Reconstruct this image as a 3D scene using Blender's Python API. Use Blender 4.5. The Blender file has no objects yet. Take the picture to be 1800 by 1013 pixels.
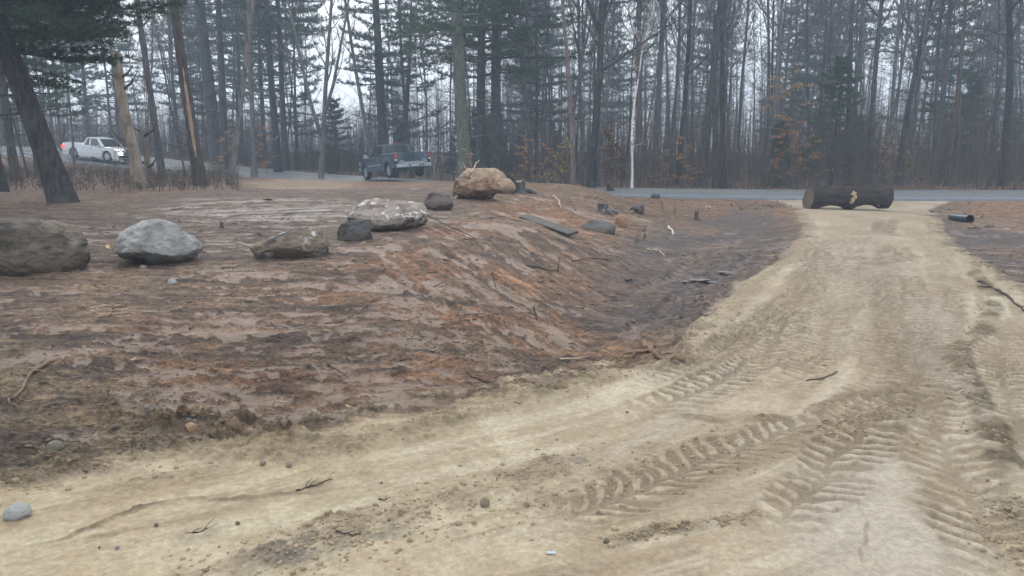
import bpy, bmesh, math, random, time
import numpy as np
from mathutils import Vector, Matrix, noise as mnoise

T0 = time.time()
random.seed(7); rng = np.random.default_rng(7)
C = bpy.context.scene.collection
R = math.radians

# ------------------------------------------------------------------ camera
CAM_H, F, PITCH = 1.70, 1400.0, R(9.76)
cam = bpy.data.objects.new('camera', bpy.data.cameras.new('camera')); C.objects.link(cam)
cam.location = (0, 0, CAM_H); cam.rotation_euler = (R(90) - PITCH, 0, 0)
cam.data.sensor_width = 36; cam.data.lens = F / 1800 * 36
cam.data.clip_start = 0.05; cam.data.clip_end = 3000
bpy.context.scene.camera = cam

# ------------------------------------------------------------------ sky, sun, exposure
sc = bpy.context.scene
w = bpy.data.worlds.new('World'); sc.world = w; w.use_nodes = True
wn = w.node_tree; wn.nodes.clear()
out = wn.nodes.new('ShaderNodeOutputWorld'); bg = wn.nodes.new('ShaderNodeBackground')
sky = wn.nodes.new('ShaderNodeTexSky'); sky.sky_type = 'NISHITA'; sky.sun_disc = False
SUN_EL, SUN_AZ = R(42), R(-20)
sky.sun_elevation = SUN_EL; sky.sun_rotation = SUN_AZ; sky.air_density = 1.2; sky.dust_density = 4.0; sky.ozone_density = 1.0
# overcast: the blue sky is veiled by an even grey-white cloud sheet
mix = wn.nodes.new('ShaderNodeMix'); mix.data_type = 'RGBA'
tc = wn.nodes.new('ShaderNodeTexCoord'); nz = wn.nodes.new('ShaderNodeTexNoise')
nz.inputs['Scale'].default_value = 2.2; nz.inputs['Detail'].default_value = 5
cr = wn.nodes.new('ShaderNodeValToRGB')
cr.color_ramp.elements[0].position = .3; cr.color_ramp.elements[0].color = (9.2, 9.7, 10.4, 1)
cr.color_ramp.elements[1].position = .75; cr.color_ramp.elements[1].color = (10.8, 11.2, 11.8, 1)
wn.links.new(tc.outputs['Generated'], nz.inputs['Vector']); wn.links.new(nz.outputs['Fac'], cr.inputs['Fac'])
mix.inputs['Factor'].default_value = .86
wn.links.new(sky.outputs['Color'], mix.inputs['A']); wn.links.new(cr.outputs['Color'], mix.inputs['B'])
wn.links.new(mix.outputs['Result'], bg.inputs['Color']); bg.inputs['Strength'].default_value = .15
wn.links.new(bg.outputs['Background'], out.inputs['Surface'])
sl = bpy.data.lights.new('sun', 'SUN'); sl.energy = 1.2; sl.angle = R(20); sl.color = (1, .96, .9)
sun = bpy.data.objects.new('sun', sl); C.objects.link(sun)
sun.rotation_euler = (R(90) - SUN_EL, 0, R(180) - SUN_AZ)
sc.view_settings.view_transform = 'Standard'; sc.view_settings.look = 'None'
sc.view_settings.exposure = 0.14; sc.view_settings.gamma = 1
sc.view_settings.use_curve_mapping = False
sc.cycles.use_denoising = True; sc.cycles.max_bounces = 6; sc.cycles.volume_bounces = 1
sc.cycles.transparent_max_bounces = 4

# ------------------------------------------------------------------ helpers: tags, meshes
def tag(o, label=None, cat=None, group=None, kind=None):
    if label: o['label'] = label
    if cat: o['category'] = cat
    if group: o['group'] = group
    if kind: o['kind'] = kind
    return o

def empty(name, loc, rz=0, label=None, cat=None, group=None):
    o = bpy.data.objects.new(name, None); C.objects.link(o)
    o.location = loc; o.rotation_euler = (0, 0, rz); o.empty_display_size = .2
    return tag(o, label, cat, group)

def copy_tree(o, parent=None):
    c = o.copy(); C.objects.link(c)
    if parent is not None: c.parent = parent
    for ch in list(o.children): copy_tree(ch, c)
    return c

def link(name, me, parent=None, loc=None):
    o = bpy.data.objects.new(name, me); C.objects.link(o)
    if parent is not None: o.parent = parent
    if loc is not None: o.location = loc
    return o

class MB:
    """collects verts and faces, then links them as one mesh object"""
    def __init__(s): s.v = []; s.f = []; s.n = 0
    def add(s, v, f):
        v = np.asarray(v, float).reshape(-1, 3); n = s.n
        s.v.append(v); s.f.extend([tuple(i + n for i in q) for q in f]); s.n += len(v)
    def box(s, c, d, rot=None):
        c = np.array(c, float); d = np.array(d, float) / 2
        v = np.array([(x, y, z) for x in (-1, 1) for y in (-1, 1) for z in (-1, 1)], float) * d
        if rot is not None: v = v @ np.array(rot).T
        s.add(v + c, [(0, 1, 3, 2), (4, 6, 7, 5), (0, 4, 5, 1), (2, 3, 7, 6), (0, 2, 6, 4), (1, 5, 7, 3)])
    def tube(s, pts, rads, sides=6, caps=True, wob=0):
        P = np.asarray(pts, float); n = len(P)
        T = np.gradient(P, axis=0); T /= np.linalg.norm(T, axis=1)[:, None] + 1e-9
        ref = np.array([0, 0, 1.]) if abs(T[0, 2]) < .9 else np.array([1., 0, 0])
        A = np.cross(T, ref); A /= np.linalg.norm(A, axis=1)[:, None] + 1e-9
        B = np.cross(T, A)
        a = np.linspace(0, 2 * math.pi, sides, endpoint=False)
        rr = np.asarray(rads, float)[:, None] * (1 + (rng.uniform(-wob, wob, (n, sides)) if wob else 0))
        V = P[:, None, :] + (A[:, None, :] * np.cos(a)[None, :, None] + B[:, None, :] * np.sin(a)[None, :, None]) * rr[..., None]
        f = []
        for i in range(n - 1):
            for k in range(sides):
                k2 = (k + 1) % sides
                f.append((i * sides + k, (i + 1) * sides + k, (i + 1) * sides + k2, i * sides + k2))
        if caps:
            f.append(tuple(range(sides))); f.append(tuple(range((n - 1) * sides, n * sides))[::-1])
        s.add(V.reshape(-1, 3), f)
    def mesh(s, name, mat, smooth=False):
        me = bpy.data.meshes.new(name)
        me.from_pydata(np.concatenate(s.v).tolist() if s.v else [], [], s.f)
        if mat: me.materials.append(mat)
        if smooth: me.polygons.foreach_set('use_smooth', [True] * len(me.polygons))
        me.update(); return me
    def build(s, name, mat, parent=None, smooth=False, loc=None):
        return link(name, s.mesh(name, mat, smooth), parent, loc)

def tris_mesh(name, V, Fc, mat, k=3):
    """fast mesh from numpy arrays, faces all of k corners"""
    me = bpy.data.meshes.new(name)
    me.vertices.add(len(V)); me.vertices.foreach_set('co', np.ascontiguousarray(V, dtype=np.float32).ravel())
    nf = len(Fc); me.loops.add(nf * k); me.loops.foreach_set('vertex_index', np.ascontiguousarray(Fc, dtype=np.int32).ravel())
    me.polygons.add(nf); me.polygons.foreach_set('loop_start', np.arange(0, nf * k, k, dtype=np.int32))
    me.update(calc_edges=True)
    if mat: me.materials.append(mat)
    return me

# ------------------------------------------------------------------ materials
def mat_new(name):
    m = bpy.data.materials.new(name); m.use_nodes = True
    nt = m.node_tree; b = nt.nodes['Principled BSDF']; return m, nt, b

def simple(name, col, rough=.6, metal=0, noise_amt=.25, scale=8, emit=None, es=0, bump=0, coat=0, spec=.5):
    m, nt, b = mat_new(name)
    b.inputs['Roughness'].default_value = rough; b.inputs['Metallic'].default_value = metal
    b.inputs['Specular IOR Level'].default_value = spec
    b.inputs['Coat Weight'].default_value = coat
    t = nt.nodes.new('ShaderNodeTexCoord'); n = nt.nodes.new('ShaderNodeTexNoise')
    n.inputs['Scale'].default_value = scale; n.inputs['Detail'].default_value = 6
    nt.links.new(t.outputs['Object'], n.inputs['Vector'])
    r = nt.nodes.new('ShaderNodeValToRGB')
    lo = [c * (1 - noise_amt) for c in col[:3]] + [1]; hi = [min(1, c * (1 + noise_amt)) for c in col[:3]] + [1]
    r.color_ramp.elements[0].position = .32; r.color_ramp.elements[1].position = .68
    r.color_ramp.elements[0].color = lo; r.color_ramp.elements[1].color = hi
    nt.links.new(n.outputs['Fac'], r.inputs['Fac']); nt.links.new(r.outputs['Color'], b.inputs['Base Color'])
    if emit: b.inputs['Emission Color'].default_value = (*emit, 1); b.inputs['Emission Strength'].default_value = es
    if bump:
        bp = nt.nodes.new('ShaderNodeBump'); bp.inputs['Strength'].default_value = .8; bp.inputs['Distance'].default_value = bump
        nt.links.new(n.outputs['Fac'], bp.inputs['Height']); nt.links.new(bp.outputs['Normal'], b.inputs['Normal'])
    return m

def bark(name, lo, hi, lichen=None, lam=.35, scale=(14, 14, 2.2), bump=.03):
    """furrowed bark, tone varying from tree to tree"""
    m, nt, b = mat_new(name); b.inputs['Roughness'].default_value = .9; b.inputs['Specular IOR Level'].default_value = .2
    t = nt.nodes.new('ShaderNodeTexCoord'); mp = nt.nodes.new('ShaderNodeMapping'); mp.inputs['Scale'].default_value = scale
    n = nt.nodes.new('ShaderNodeTexNoise'); n.inputs['Scale'].default_value = 1; n.inputs['Detail'].default_value = 7; n.inputs['Roughness'].default_value = .65
    nt.links.new(t.outputs['Object'], mp.inputs['Vector']); nt.links.new(mp.outputs['Vector'], n.inputs['Vector'])
    r = nt.nodes.new('ShaderNodeValToRGB'); r.color_ramp.elements[0].position = .36; r.color_ramp.elements[1].position = .66
    r.color_ramp.elements[0].color = (*lo, 1); r.color_ramp.elements[1].color = (*hi, 1)
    nt.links.new(n.outputs['Fac'], r.inputs['Fac'])
    oi = nt.nodes.new('ShaderNodeObjectInfo'); mm = nt.nodes.new('ShaderNodeMapRange'); mm.inputs['To Min'].default_value = .65; mm.inputs['To Max'].default_value = 1.45
    nt.links.new(oi.outputs['Random'], mm.inputs['Value'])
    vm = nt.nodes.new('ShaderNodeVectorMath'); vm.operation = 'SCALE'
    nt.links.new(r.outputs['Color'], vm.inputs[0]); nt.links.new(mm.outputs['Result'], vm.inputs['Scale'])
    src = vm.outputs['Vector']
    if lichen:
        n2 = nt.nodes.new('ShaderNodeTexNoise'); n2.inputs['Scale'].default_value = 1.7; n2.inputs['Detail'].default_value = 8
        nt.links.new(t.outputs['Object'], n2.inputs['Vector'])
        r2 = nt.nodes.new('ShaderNodeValToRGB'); r2.color_ramp.elements[0].position = .55; r2.color_ramp.elements[1].position = .68
        r2.color_ramp.elements[0].color = (0, 0, 0, 1); r2.color_ramp.elements[1].color = (lam, lam, lam, 1)
        nt.links.new(n2.outputs['Fac'], r2.inputs['Fac'])
        mx = nt.nodes.new('ShaderNodeMix'); mx.data_type = 'RGBA'; mx.inputs['B'].default_value = (*lichen, 1)
        nt.links.new(r2.outputs['Color'], mx.inputs['Factor']); nt.links.new(src, mx.inputs['A']); src = mx.outputs['Result']
    nt.links.new(src, b.inputs['Base Color'])
    bp = nt.nodes.new('ShaderNodeBump'); bp.inputs['Strength'].default_value = 1; bp.inputs['Distance'].default_value = bump
    nt.links.new(n.outputs['Fac'], bp.inputs['Height']); nt.links.new(bp.outputs['Normal'], b.inputs['Normal'])
    return m

def leafmat(name, cols, rough=.6, trans=.25):
    """leaves or needles: clumps of light and dark by position"""
    m, nt, b = mat_new(name); b.inputs['Roughness'].default_value = rough; b.inputs['Specular IOR Level'].default_value = .25
    t = nt.nodes.new('ShaderNodeTexCoord'); n = nt.nodes.new('ShaderNodeTexNoise'); n.inputs['Scale'].default_value = 1.3; n.inputs['Detail'].default_value = 8; n.inputs['Roughness'].default_value = .8
    nt.links.new(t.outputs['Object'], n.inputs['Vector'])
    r = nt.nodes.new('ShaderNodeValToRGB'); e = r.color_ramp.elements
    e[0].position = .3; e[1].position = .72; e[0].color = (*cols[0], 1); e[1].color = (*cols[-1], 1)
    for i, c in enumerate(cols[1:-1]):
        q = e.new(.3 + .42 * (i + 1) / (len(cols) - 1)); q.color = (*c, 1)
    nt.links.new(n.outputs['Fac'], r.inputs['Fac']); nt.links.new(r.outputs['Color'], b.inputs['Base Color'])
    tr = nt.nodes.new('ShaderNodeBsdfTranslucent'); nt.links.new(r.outputs['Color'], tr.inputs['Color'])
    mx = nt.nodes.new('ShaderNodeMixShader'); mx.inputs['Fac'].default_value = trans
    o = nt.nodes['Material Output']; nt.links.new(b.outputs['BSDF'], mx.inputs[1]); nt.links.new(tr.outputs['BSDF'], mx.inputs[2]); nt.links.new(mx.outputs['Shader'], o.inputs['Surface'])
    return m

def rockmat(name, lo, hi, stain=None, stain_pos=(.5, .6), rough=.75, scale=4, white=None, foot=True):
    m, nt, b = mat_new(name); b.inputs['Roughness'].default_value = rough; b.inputs['Specular IOR Level'].default_value = .35
    t = nt.nodes.new('ShaderNodeTexCoord')
    n = nt.nodes.new('ShaderNodeTexNoise'); n.inputs['Scale'].default_value = scale; n.inputs['Detail'].default_value = 10; n.inputs['Roughness'].default_value = .7
    nt.links.new(t.outputs['Object'], n.inputs['Vector'])
    r = nt.nodes.new('ShaderNodeValToRGB'); r.color_ramp.elements[0].position = .33; r.color_ramp.elements[1].position = .67
    r.color_ramp.elements[0].color = (*lo, 1); r.color_ramp.elements[1].color = (*hi, 1)
    nt.links.new(n.outputs['Fac'], r.inputs['Fac']); src = r.outputs['Color']
    for col, pos, s2, seed in ([(stain, stain_pos, 1.6, 3.)] if stain else []) + ([(white, (.555, .60), 5.0, 9.)] if white else []):
        n2 = nt.nodes.new('ShaderNodeTexNoise'); n2.noise_dimensions = '4D'; n2.inputs['W'].default_value = seed
        n2.inputs['Scale'].default_value = s2; n2.inputs['Detail'].default_value = 9; n2.inputs['Roughness'].default_value = .65
        nt.links.new(t.outputs['Object'], n2.inputs['Vector'])
        r2 = nt.nodes.new('ShaderNodeValToRGB'); r2.color_ramp.elements[0].position = pos[0]; r2.color_ramp.elements[1].position = pos[1]
        r2.color_ramp.elements[0].color = (0, 0, 0, 1)
        nt.links.new(n2.outputs['Fac'], r2.inputs['Fac'])
        mx = nt.nodes.new('ShaderNodeMix'); mx.data_type = 'RGBA'; mx.inputs['B'].default_value = (*col, 1)
        nt.links.new(r2.outputs['Color'], mx.inputs['Factor']); nt.links.new(src, mx.inputs['A']); src = mx.outputs['Result']
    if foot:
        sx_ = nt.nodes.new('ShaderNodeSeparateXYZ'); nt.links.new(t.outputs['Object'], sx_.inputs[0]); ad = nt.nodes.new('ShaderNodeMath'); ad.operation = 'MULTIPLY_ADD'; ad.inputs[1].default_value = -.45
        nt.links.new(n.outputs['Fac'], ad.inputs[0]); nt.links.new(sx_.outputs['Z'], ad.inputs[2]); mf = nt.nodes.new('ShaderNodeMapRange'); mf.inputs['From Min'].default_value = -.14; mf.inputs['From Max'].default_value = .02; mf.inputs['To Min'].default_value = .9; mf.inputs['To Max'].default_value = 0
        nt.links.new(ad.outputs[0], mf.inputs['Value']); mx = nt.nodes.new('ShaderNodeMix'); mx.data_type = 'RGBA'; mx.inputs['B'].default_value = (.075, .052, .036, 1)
        nt.links.new(mf.outputs['Result'], mx.inputs['Factor']); nt.links.new(src, mx.inputs['A']); src = mx.outputs['Result']  # rock colour blends to dark brown towards the base
    nt.links.new(src, b.inputs['Base Color'])
    vo = nt.nodes.new('ShaderNodeTexNoise'); vo.inputs['Scale'].default_value = scale * 7; vo.inputs['Detail'].default_value = 6
    nt.links.new(t.outputs['Object'], vo.inputs['Vector'])
    bp = nt.nodes.new('ShaderNodeBump'); bp.inputs['Distance'].default_value = .02; bp.inputs['Strength'].default_value = 1
    nt.links.new(vo.outputs['Fac'], bp.inputs['Height'])
    bp2 = nt.nodes.new('ShaderNodeBump'); bp2.inputs['Distance'].default_value = .09; bp2.inputs['Strength'].default_value = .9
    nt.links.new(n.outputs['Fac'], bp2.inputs['Height']); nt.links.new(bp.outputs['Normal'], bp2.inputs['Normal'])
    nt.links.new(bp2.outputs['Normal'], b.inputs['Normal'])
    return m

# ------------------------------------------------------------------ numpy noise
_perm = np.random.default_rng(11).random((256, 256))
def vnoise(x, y, seed=0):
    x = x + seed * 17.37; y = y + seed * 9.71
    xi = np.floor(x).astype(np.int64); yi = np.floor(y).astype(np.int64); fx = x - xi; fy = y - yi
    fx = fx * fx * (3 - 2 * fx); fy = fy * fy * (3 - 2 * fy)
    a = _perm[xi & 255, yi & 255]; b = _perm[(xi + 1) & 255, yi & 255]
    c = _perm[xi & 255, (yi + 1) & 255]; d = _perm[(xi + 1) & 255, (yi + 1) & 255]
    return (a + (b - a) * fx) * (1 - fy) + (c + (d - c) * fx) * fy
def fbm(x, y, wl, octs, seed=0, gain=.55, sp=None, sx=1., sy=1.):
    """fractal noise, -1..1; wl metres of the largest wave; octaves finer than the mesh spacing sp fade out"""
    s = np.zeros_like(x); a = 1.; tot = 0
    for o in range(octs):
        n = vnoise(x / (wl * sx), y / (wl * sy), seed + o * 3) * 2 - 1
        if sp is not None: n = n * np.clip(wl * min(sx, sy) / (1.6 * sp) - .6, 0, 1)
        s += n * a; tot += a; a *= gain; wl *= .5
    return s / tot * 1.6
def sstep(a, b, x):
    t = np.clip((x - a) / (b - a), 0, 1); return t * t * (3 - 2 * t)

# ------------------------------------------------------------------ the lie of the land
def ray(px, py):
    u = (px - 900) / F; v = -(py - 506.5) / F
    return np.array([u, math.cos(PITCH) + v * math.sin(PITCH), -math.sin(PITCH) + v * math.cos(PITCH)])
def onz(px, py, z):
    d = ray(px, py); t = (z - CAM_H) / d[2]; return (d[0] * t, d[1] * t)

# road centre line, x, y, z
RD = [(150, 20, .9), (90, 24, .5), (60, 26.5, .25), (40, 28.3, .13), (19.2, 29.9, .08), (10.9, 30.9, .06), (3.8, 33.6, .03), (-2, 38.8, -.02),
      (-9.2, 47.2, .0), (-17, 52.2, .2), (-25, 56.2, .8), (-31, 58.4, 1.3), (-38, 60.8, 1.8), (-55, 68, 2.2), (-85, 84, 2.9), (-140, 120, 3.4)]
def bankf(x): return .045 * min(1, max(0, (-8 - x) / 8))
def catmull(P, n):
    P = np.array(P, float); out = []
    for i in range(len(P) - 1):
        p0 = P[max(i - 1, 0)]; p1 = P[i]; p2 = P[i + 1]; p3 = P[min(i + 2, len(P) - 1)]
        for k in range(n):
            t = k / n; out.append(.5 * (2 * p1 + (p2 - p0) * t + (2 * p0 - 5 * p1 + 4 * p2 - p3) * t * t + (3 * p1 - p0 - 3 * p2 + p3) * t ** 3))
    out.append(P[-1]); return np.array(out)
RC = catmull(RD, 10)
RW = 3.15

CP = []
for px, py, z in [  # sand track
    (900, 1000, 0), (200, 1000, 0), (1700, 1000, 0), (1300, 800, 0), (1790, 800, 0), (1500, 600, 0), (1600, 450, 0), (1500, 372, 0), (1440, 420, .01),
    (1790, 600, 0), (700, 850, 0), (350, 900, .0), (1000, 720, .0), (1200, 670, .02), (1400, 500, .02), (1680, 380, .0), (1760, 440, -.12), (1790, 390, -.15), (1690, 385, -.1),
    (1400, 370, .02), (1360, 480, -.06), (1300, 560, -.02),
    # left plateau and slope
    (0, 850, .02), (0, 720, .08), (150, 740, .04), (100, 620, .16), (0, 560, .22), (60, 480, .3), (280, 460, .3), (500, 455, .3), (300, 600, .14), (400, 700, .03), (600, 720, .0),
    (500, 600, .12), (500, 520, .2), (700, 500, .2), (620, 425, .35), (750, 395, .42), (700, 650, .02), (850, 600, .02), (850, 680, .0), (950, 640, -.03),
    (300, 400, .42), (100, 400, .42), (0, 400, .45), (200, 352, .5), (400, 335, .52), (560, 335, .5), (640, 326, .42), (700, 328, .45), (760, 322, .55),
    (820, 350, .58), (900, 330, .7), (960, 322, .74), (1010, 326, .68), (1045, 335, .5), (1060, 360, .33), (1090, 385, .1), (900, 400, .42), (950, 440, .18), (800, 450, .25), (1000, 470, .0),
    (950, 520, -.02), (850, 540, .06), (1040, 560, -.2), (1000, 610, -.1),
    # dark hollow
    (1200, 500, -.3), (1120, 540, -.26), (1250, 440, -.3), (1330, 400, -.22), (1150, 430, -.22), (1200, 390, -.2), (1300, 368, -.12), (1150, 362, .0), (1130, 600, -.1), (1380, 430, -.06)]:
    x, y = onz(px, py, z); CP.append((x, y, z))
for p in RD[1:-2]: CP.append(p)
CP += [(0, -12, 0), (-20, -10, .1), (20, -10, 0), (-25, 12, .5), (-16, 28, .55), (-25, 35, .55), (-12, 36, .5), (-18, 44, .35), (-30, 48, .6), (-42, 52, 1.1), (-70, 66, 1.9), (30, 12, 0),
       (25, 22, -.2), (0, 60, .1), (20, 50, .1), (40, 45, .2), (10, 90, .8), (50, 90, 1.6), (-30, 90, .3), (-15, 75, 0), (90, 70, 1.5), (90, 10, 0), (-70, 20, .6), (-60, -30, 0), (60, -30, 0), (-4, 31.5, .5), (2, 28, .3), (-9, 33, .45), (8, 26.5, 0.0), (16, 26, -.02)]
CP = np.array(CP)
def tps_fit(P, lam=.02):
    n = len(P); d = np.linalg.norm(P[:, None, :2] - P[None, :, :2], axis=2)
    K = np.where(d > 1e-9, d * d * np.log(d + 1e-12), 0) + np.eye(n) * lam
    Q = np.c_[np.ones(n), P[:, :2]]
    A = np.block([[K, Q], [Q.T, np.zeros((3, 3))]])
    return np.linalg.solve(A, np.r_[P[:, 2], 0, 0, 0])
TW = tps_fit(CP)
def tps(x, y):
    out = np.empty(x.shape)
    xf = x.ravel(); yf = y.ravel(); o = out.ravel()
    for i in range(0, len(xf), 40000):
        a = xf[i:i + 40000]; b = yf[i:i + 40000]
        d2 = (a[:, None] - CP[None, :, 0]) ** 2 + (b[:, None] - CP[None, :, 1]) ** 2
        k = .5 * d2 * np.log(d2 + 1e-12)
        o[i:i + 40000] = k @ TW[:len(CP)] + TW[-3] + TW[-2] * a + TW[-1] * b
    return o.reshape(x.shape)
def seg_dist(x, y, P):
    """distance, arc length, signed side and value of further columns along polyline P"""
    best = np.full(x.shape, 1e9); arc = np.zeros(x.shape); sd = np.zeros(x.shape); zz = np.zeros(x.shape); L = 0
    for i in range(len(P) - 1):
        ax, ay = P[i][:2]; bx, by = P[i + 1][:2]; dx, dy = bx - ax, by - ay; l2 = dx * dx + dy * dy; l = math.sqrt(l2)
        if l < 1e-6: continue
        t = np.clip(((x - ax) * dx + (y - ay) * dy) / l2, 0, 1)
        ex = x - (ax + dx * t); ey = y - (ay + dy * t); d = np.sqrt(ex * ex + ey * ey); m = d < best
        best = np.where(m, d, best); arc = np.where(m, L + t * l, arc); sd = np.where(m, np.sign(dx * ey - dy * ex), sd)
        if len(P[i]) > 2: zz = np.where(m, P[i][2] + (P[i + 1][2] - P[i][2]) * t, zz)
        L += l
    return best, arc, sd * best, zz
def base_h(x, y):
    x = np.atleast_1d(np.asarray(x, float)); y = np.atleast_1d(np.asarray(y, float))
    h = tps(x, y)
    r = np.sqrt(x * x + y * y)
    far = sstep(85, 130, r); h = np.clip(h, -2.5, 4) * (1 - far) + 1.2 * far
    m = (r < 170) & (y > 12)
    if m.any():
        d, _, s_, z = seg_dist(x[m], y[m], RC[::2]); z = z - .045 * np.clip((-8 - x[m]) / 8, 0, 1) * np.clip(s_, -RW - .5, RW + .5)
        k = 1 - sstep(RW + .5, RW + 2.6, d); h[m] = h[m] * (1 - k) + (z - .045) * k
    return h
def H1(x, y): return float(base_h([x], [y])[0])
_rs = np.concatenate([np.linspace(2, 20, 260), np.linspace(20.1, 70, 260), np.linspace(70.5, 160, 90)])
def G(px, py):
    """where the line of sight through a picture point first meets the ground"""
    d = ray(px, py); d = d / d[1]
    X = d[0] * _rs; Y = _rs; Z = CAM_H + d[2] * _rs
    k = np.nonzero(Z < base_h(X, Y))[0]
    if len(k) == 0: return X[-1], Y[-1]
    k = max(k[0], 1); a, b = _rs[k - 1], _rs[k]; t = np.linspace(a, b, 12)
    hh = base_h(d[0] * t, t); j = np.nonzero(CAM_H + d[2] * t < hh + 1e-6)[0]; j = j[0] if len(j) else 11
    return d[0] * t[j], t[j]
def GP(pts, n=0):
    q = [G(*p) for p in pts]; return catmull(q, n) if n else np.array(q)
def P3(px, py, dz=0):
    x, y = G(px, py); return Vector((x, y, H1(x, y) + dz))

# ------------------------------------------------------------------ ground sheet
ang = np.concatenate([np.arange(-180, -40, 4.), np.arange(-40, -35, .35), np.arange(-35, 35, .068), np.arange(35, 40, .35), np.arange(40, 180, 4.)])
ang = np.radians(ang); ang = ang[np.concatenate([[True], np.diff(ang) > R(.03)])]
pys = np.arange(1060, 306, -1.35); rad = 1.7 / np.tan(np.arctan((pys - 506.5) / F) + PITCH)
rad = np.concatenate([[.4, .9, 1.5, 2.0, 2.3], rad[(rad > 2.4)], np.geomspace(rad[-1] * 1.02, 130, 70), np.geomspace(140, 320, 8)])
RR, AA = np.meshgrid(rad, ang, indexing='ij')
GX = (RR * np.sin(AA)).ravel(); GY = (RR * np.cos(AA)).ravel(); nr, na = RR.shape
sp_r = np.gradient(rad)[:, None] * np.ones((1, na)); SP = np.maximum(sp_r.ravel() * .5, RR.ravel() * .0012)
SP = np.maximum(SP, .004)
HB = base_h(GX, GY); rr = RR.ravel()
inner = (rr < 60) & (np.abs(AA.ravel()) < R(45))
ix = np.nonzero(inner)[0]; x = GX[ix]; y = GY[ix]; sp = SP[ix]

# wander of all the outlines, so that no edge is drawn with a ruler
wx = x + fbm(x, y, 1.2, 5, 40, sp=sp) * .22; wy = y + fbm(x, y, 1.2, 5, 50, sp=sp) * .35
def inpoly(pts, soft=.1, raw=False):
    P = np.array(pts if raw else [G(*p) for p in pts]); Q = np.vstack([P, P[:1]])
    d, *_ = seg_dist(wx, wy, Q)
    ins = np.zeros(x.shape, bool)
    for i in range(len(P)):
        x1, y1 = Q[i]; x2, y2 = Q[i + 1]
        c = ((y1 > wy) != (y2 > wy)); ins ^= c & (wx < (x2 - x1) * (wy - y1) / (y2 - y1 + 1e-12) + x1)
    return sstep(-soft, soft, np.where(ins, d, -d))

sand = inpoly([(-900, 1040), (-300, 900), (0, 872), (250, 835), (480, 775), (700, 722), (900, 688), (1060, 650), (1180, 640), (1215, 590), (1270, 540), (1330, 490), (1400, 440), (1424, 400), (1408, 372), (1372, 354),
               (1330, 349), (1700, 349.5), (1640, 360), (1622, 385), (1662, 430), (1720, 470), (1800, 530), (1960, 640), (2300, 800), (2600, 1050), (2000, 1400), (0, 1400)], .13)
hollow = inpoly([(1085, 470), (1120, 425), (1200, 392), (1300, 368), (1390, 385), (1408, 420), (1330, 490), (1230, 572), (1150, 600), (1060, 590), (1020, 560)], .5)
hollow = np.maximum(hollow, inpoly([(1640, 372), (1700, 400), (1745, 400), (1900, 420), (1900, 560), (1800, 525), (1720, 468), (1665, 425)], .25))
verge = inpoly([(1062, 342), (1350, 350), (1380, 356), (1290, 362), (1180, 358), (1100, 352)], .35)
verge = np.maximum(verge, inpoly([(1710, 352), (1900, 352), (1900, 400), (1760, 385), (1700, 362)], .4))
orange = np.maximum(inpoly([(820, 480), (890, 475), (955, 510), (900, 528)], .12), inpoly([(930, 585), (1100, 600), (1140, 560), (1190, 590), (1040, 640)], .3) * .6)
orange = np.maximum(orange, inpoly([(1250, 372), (1400, 376), (1380, 392), (1290, 390)], .5) * .7)
orange = np.maximum(orange, inpoly([(680, 660), (830, 645), (900, 660), (760, 705)], .25) * .6)
palesoil = inpoly([(430, 322), (600, 318), (640, 330), (560, 336), (440, 330)], .8)
litter = inpoly([(-400, 395), (60, 375), (150, 352), (260, 333), (420, 320), (560, 312), (640, 315), (300, 280), (-400, 262)], 1.2)
d_r, _, s_r, z_r = seg_dist(x, y, RC[::2])
litter = np.maximum(litter, sstep(0, .5, (s_r < 0) * 1. * sstep(RW, RW + 1, d_r) * (y > 30)))
lowleft = inpoly([(-300, 900), (-300, 560), (100, 620), (300, 700), (480, 730), (560, 755), (250, 830), (0, 870)], .35)
redzone = inpoly([(600, 440), (760, 370), (980, 350), (1060, 400), (1080, 480), (1040, 640), (800, 700), (560, 730), (250, 720), (180, 600), (500, 540)], .8)

# streaks left by the bucket: along x on the flat, down the bank on the slope
g1 = np.array(G(720, 440)); g2 = np.array(G(1000, 610)); dv = (g2 - g1) / np.linalg.norm(g2 - g1)
slope = inpoly([(640, 440), (760, 385), (900, 340), (1040, 345), (1110, 470), (1100, 600), (960, 640), (760, 610)], 1.0)
ua = x * dv[0] + y * dv[1]; va = -x * dv[1] + y * dv[0]
ub = x * .995 + y * .1; vb = -x * .1 + y * .995
st1 = fbm(ua, va, .16, 4, 5, sp=sp, sx=9, sy=1); st2 = fbm(ub, vb, .16, 4, 6, sp=sp, sx=8, sy=1)
streak = st1 * slope + st2 * (1 - slope)
fine = fbm(x, y, .10, 5, 8, sp=sp, gain=.7); lump = fbm(x, y, .5, 5, 9, sp=sp, gain=.6); big = fbm(x, y, 2.5, 4, 12)
clod = np.clip(fbm(x, y, .09, 3, 14, sp=sp * 1.6, gain=.6) - .2, 0, .35)
crumb = np.clip(fbm(x, y, .045, 3, 15, sp=sp * 1.4, gain=.7) - .1, 0, .4)
mud = 1 - sand
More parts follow.
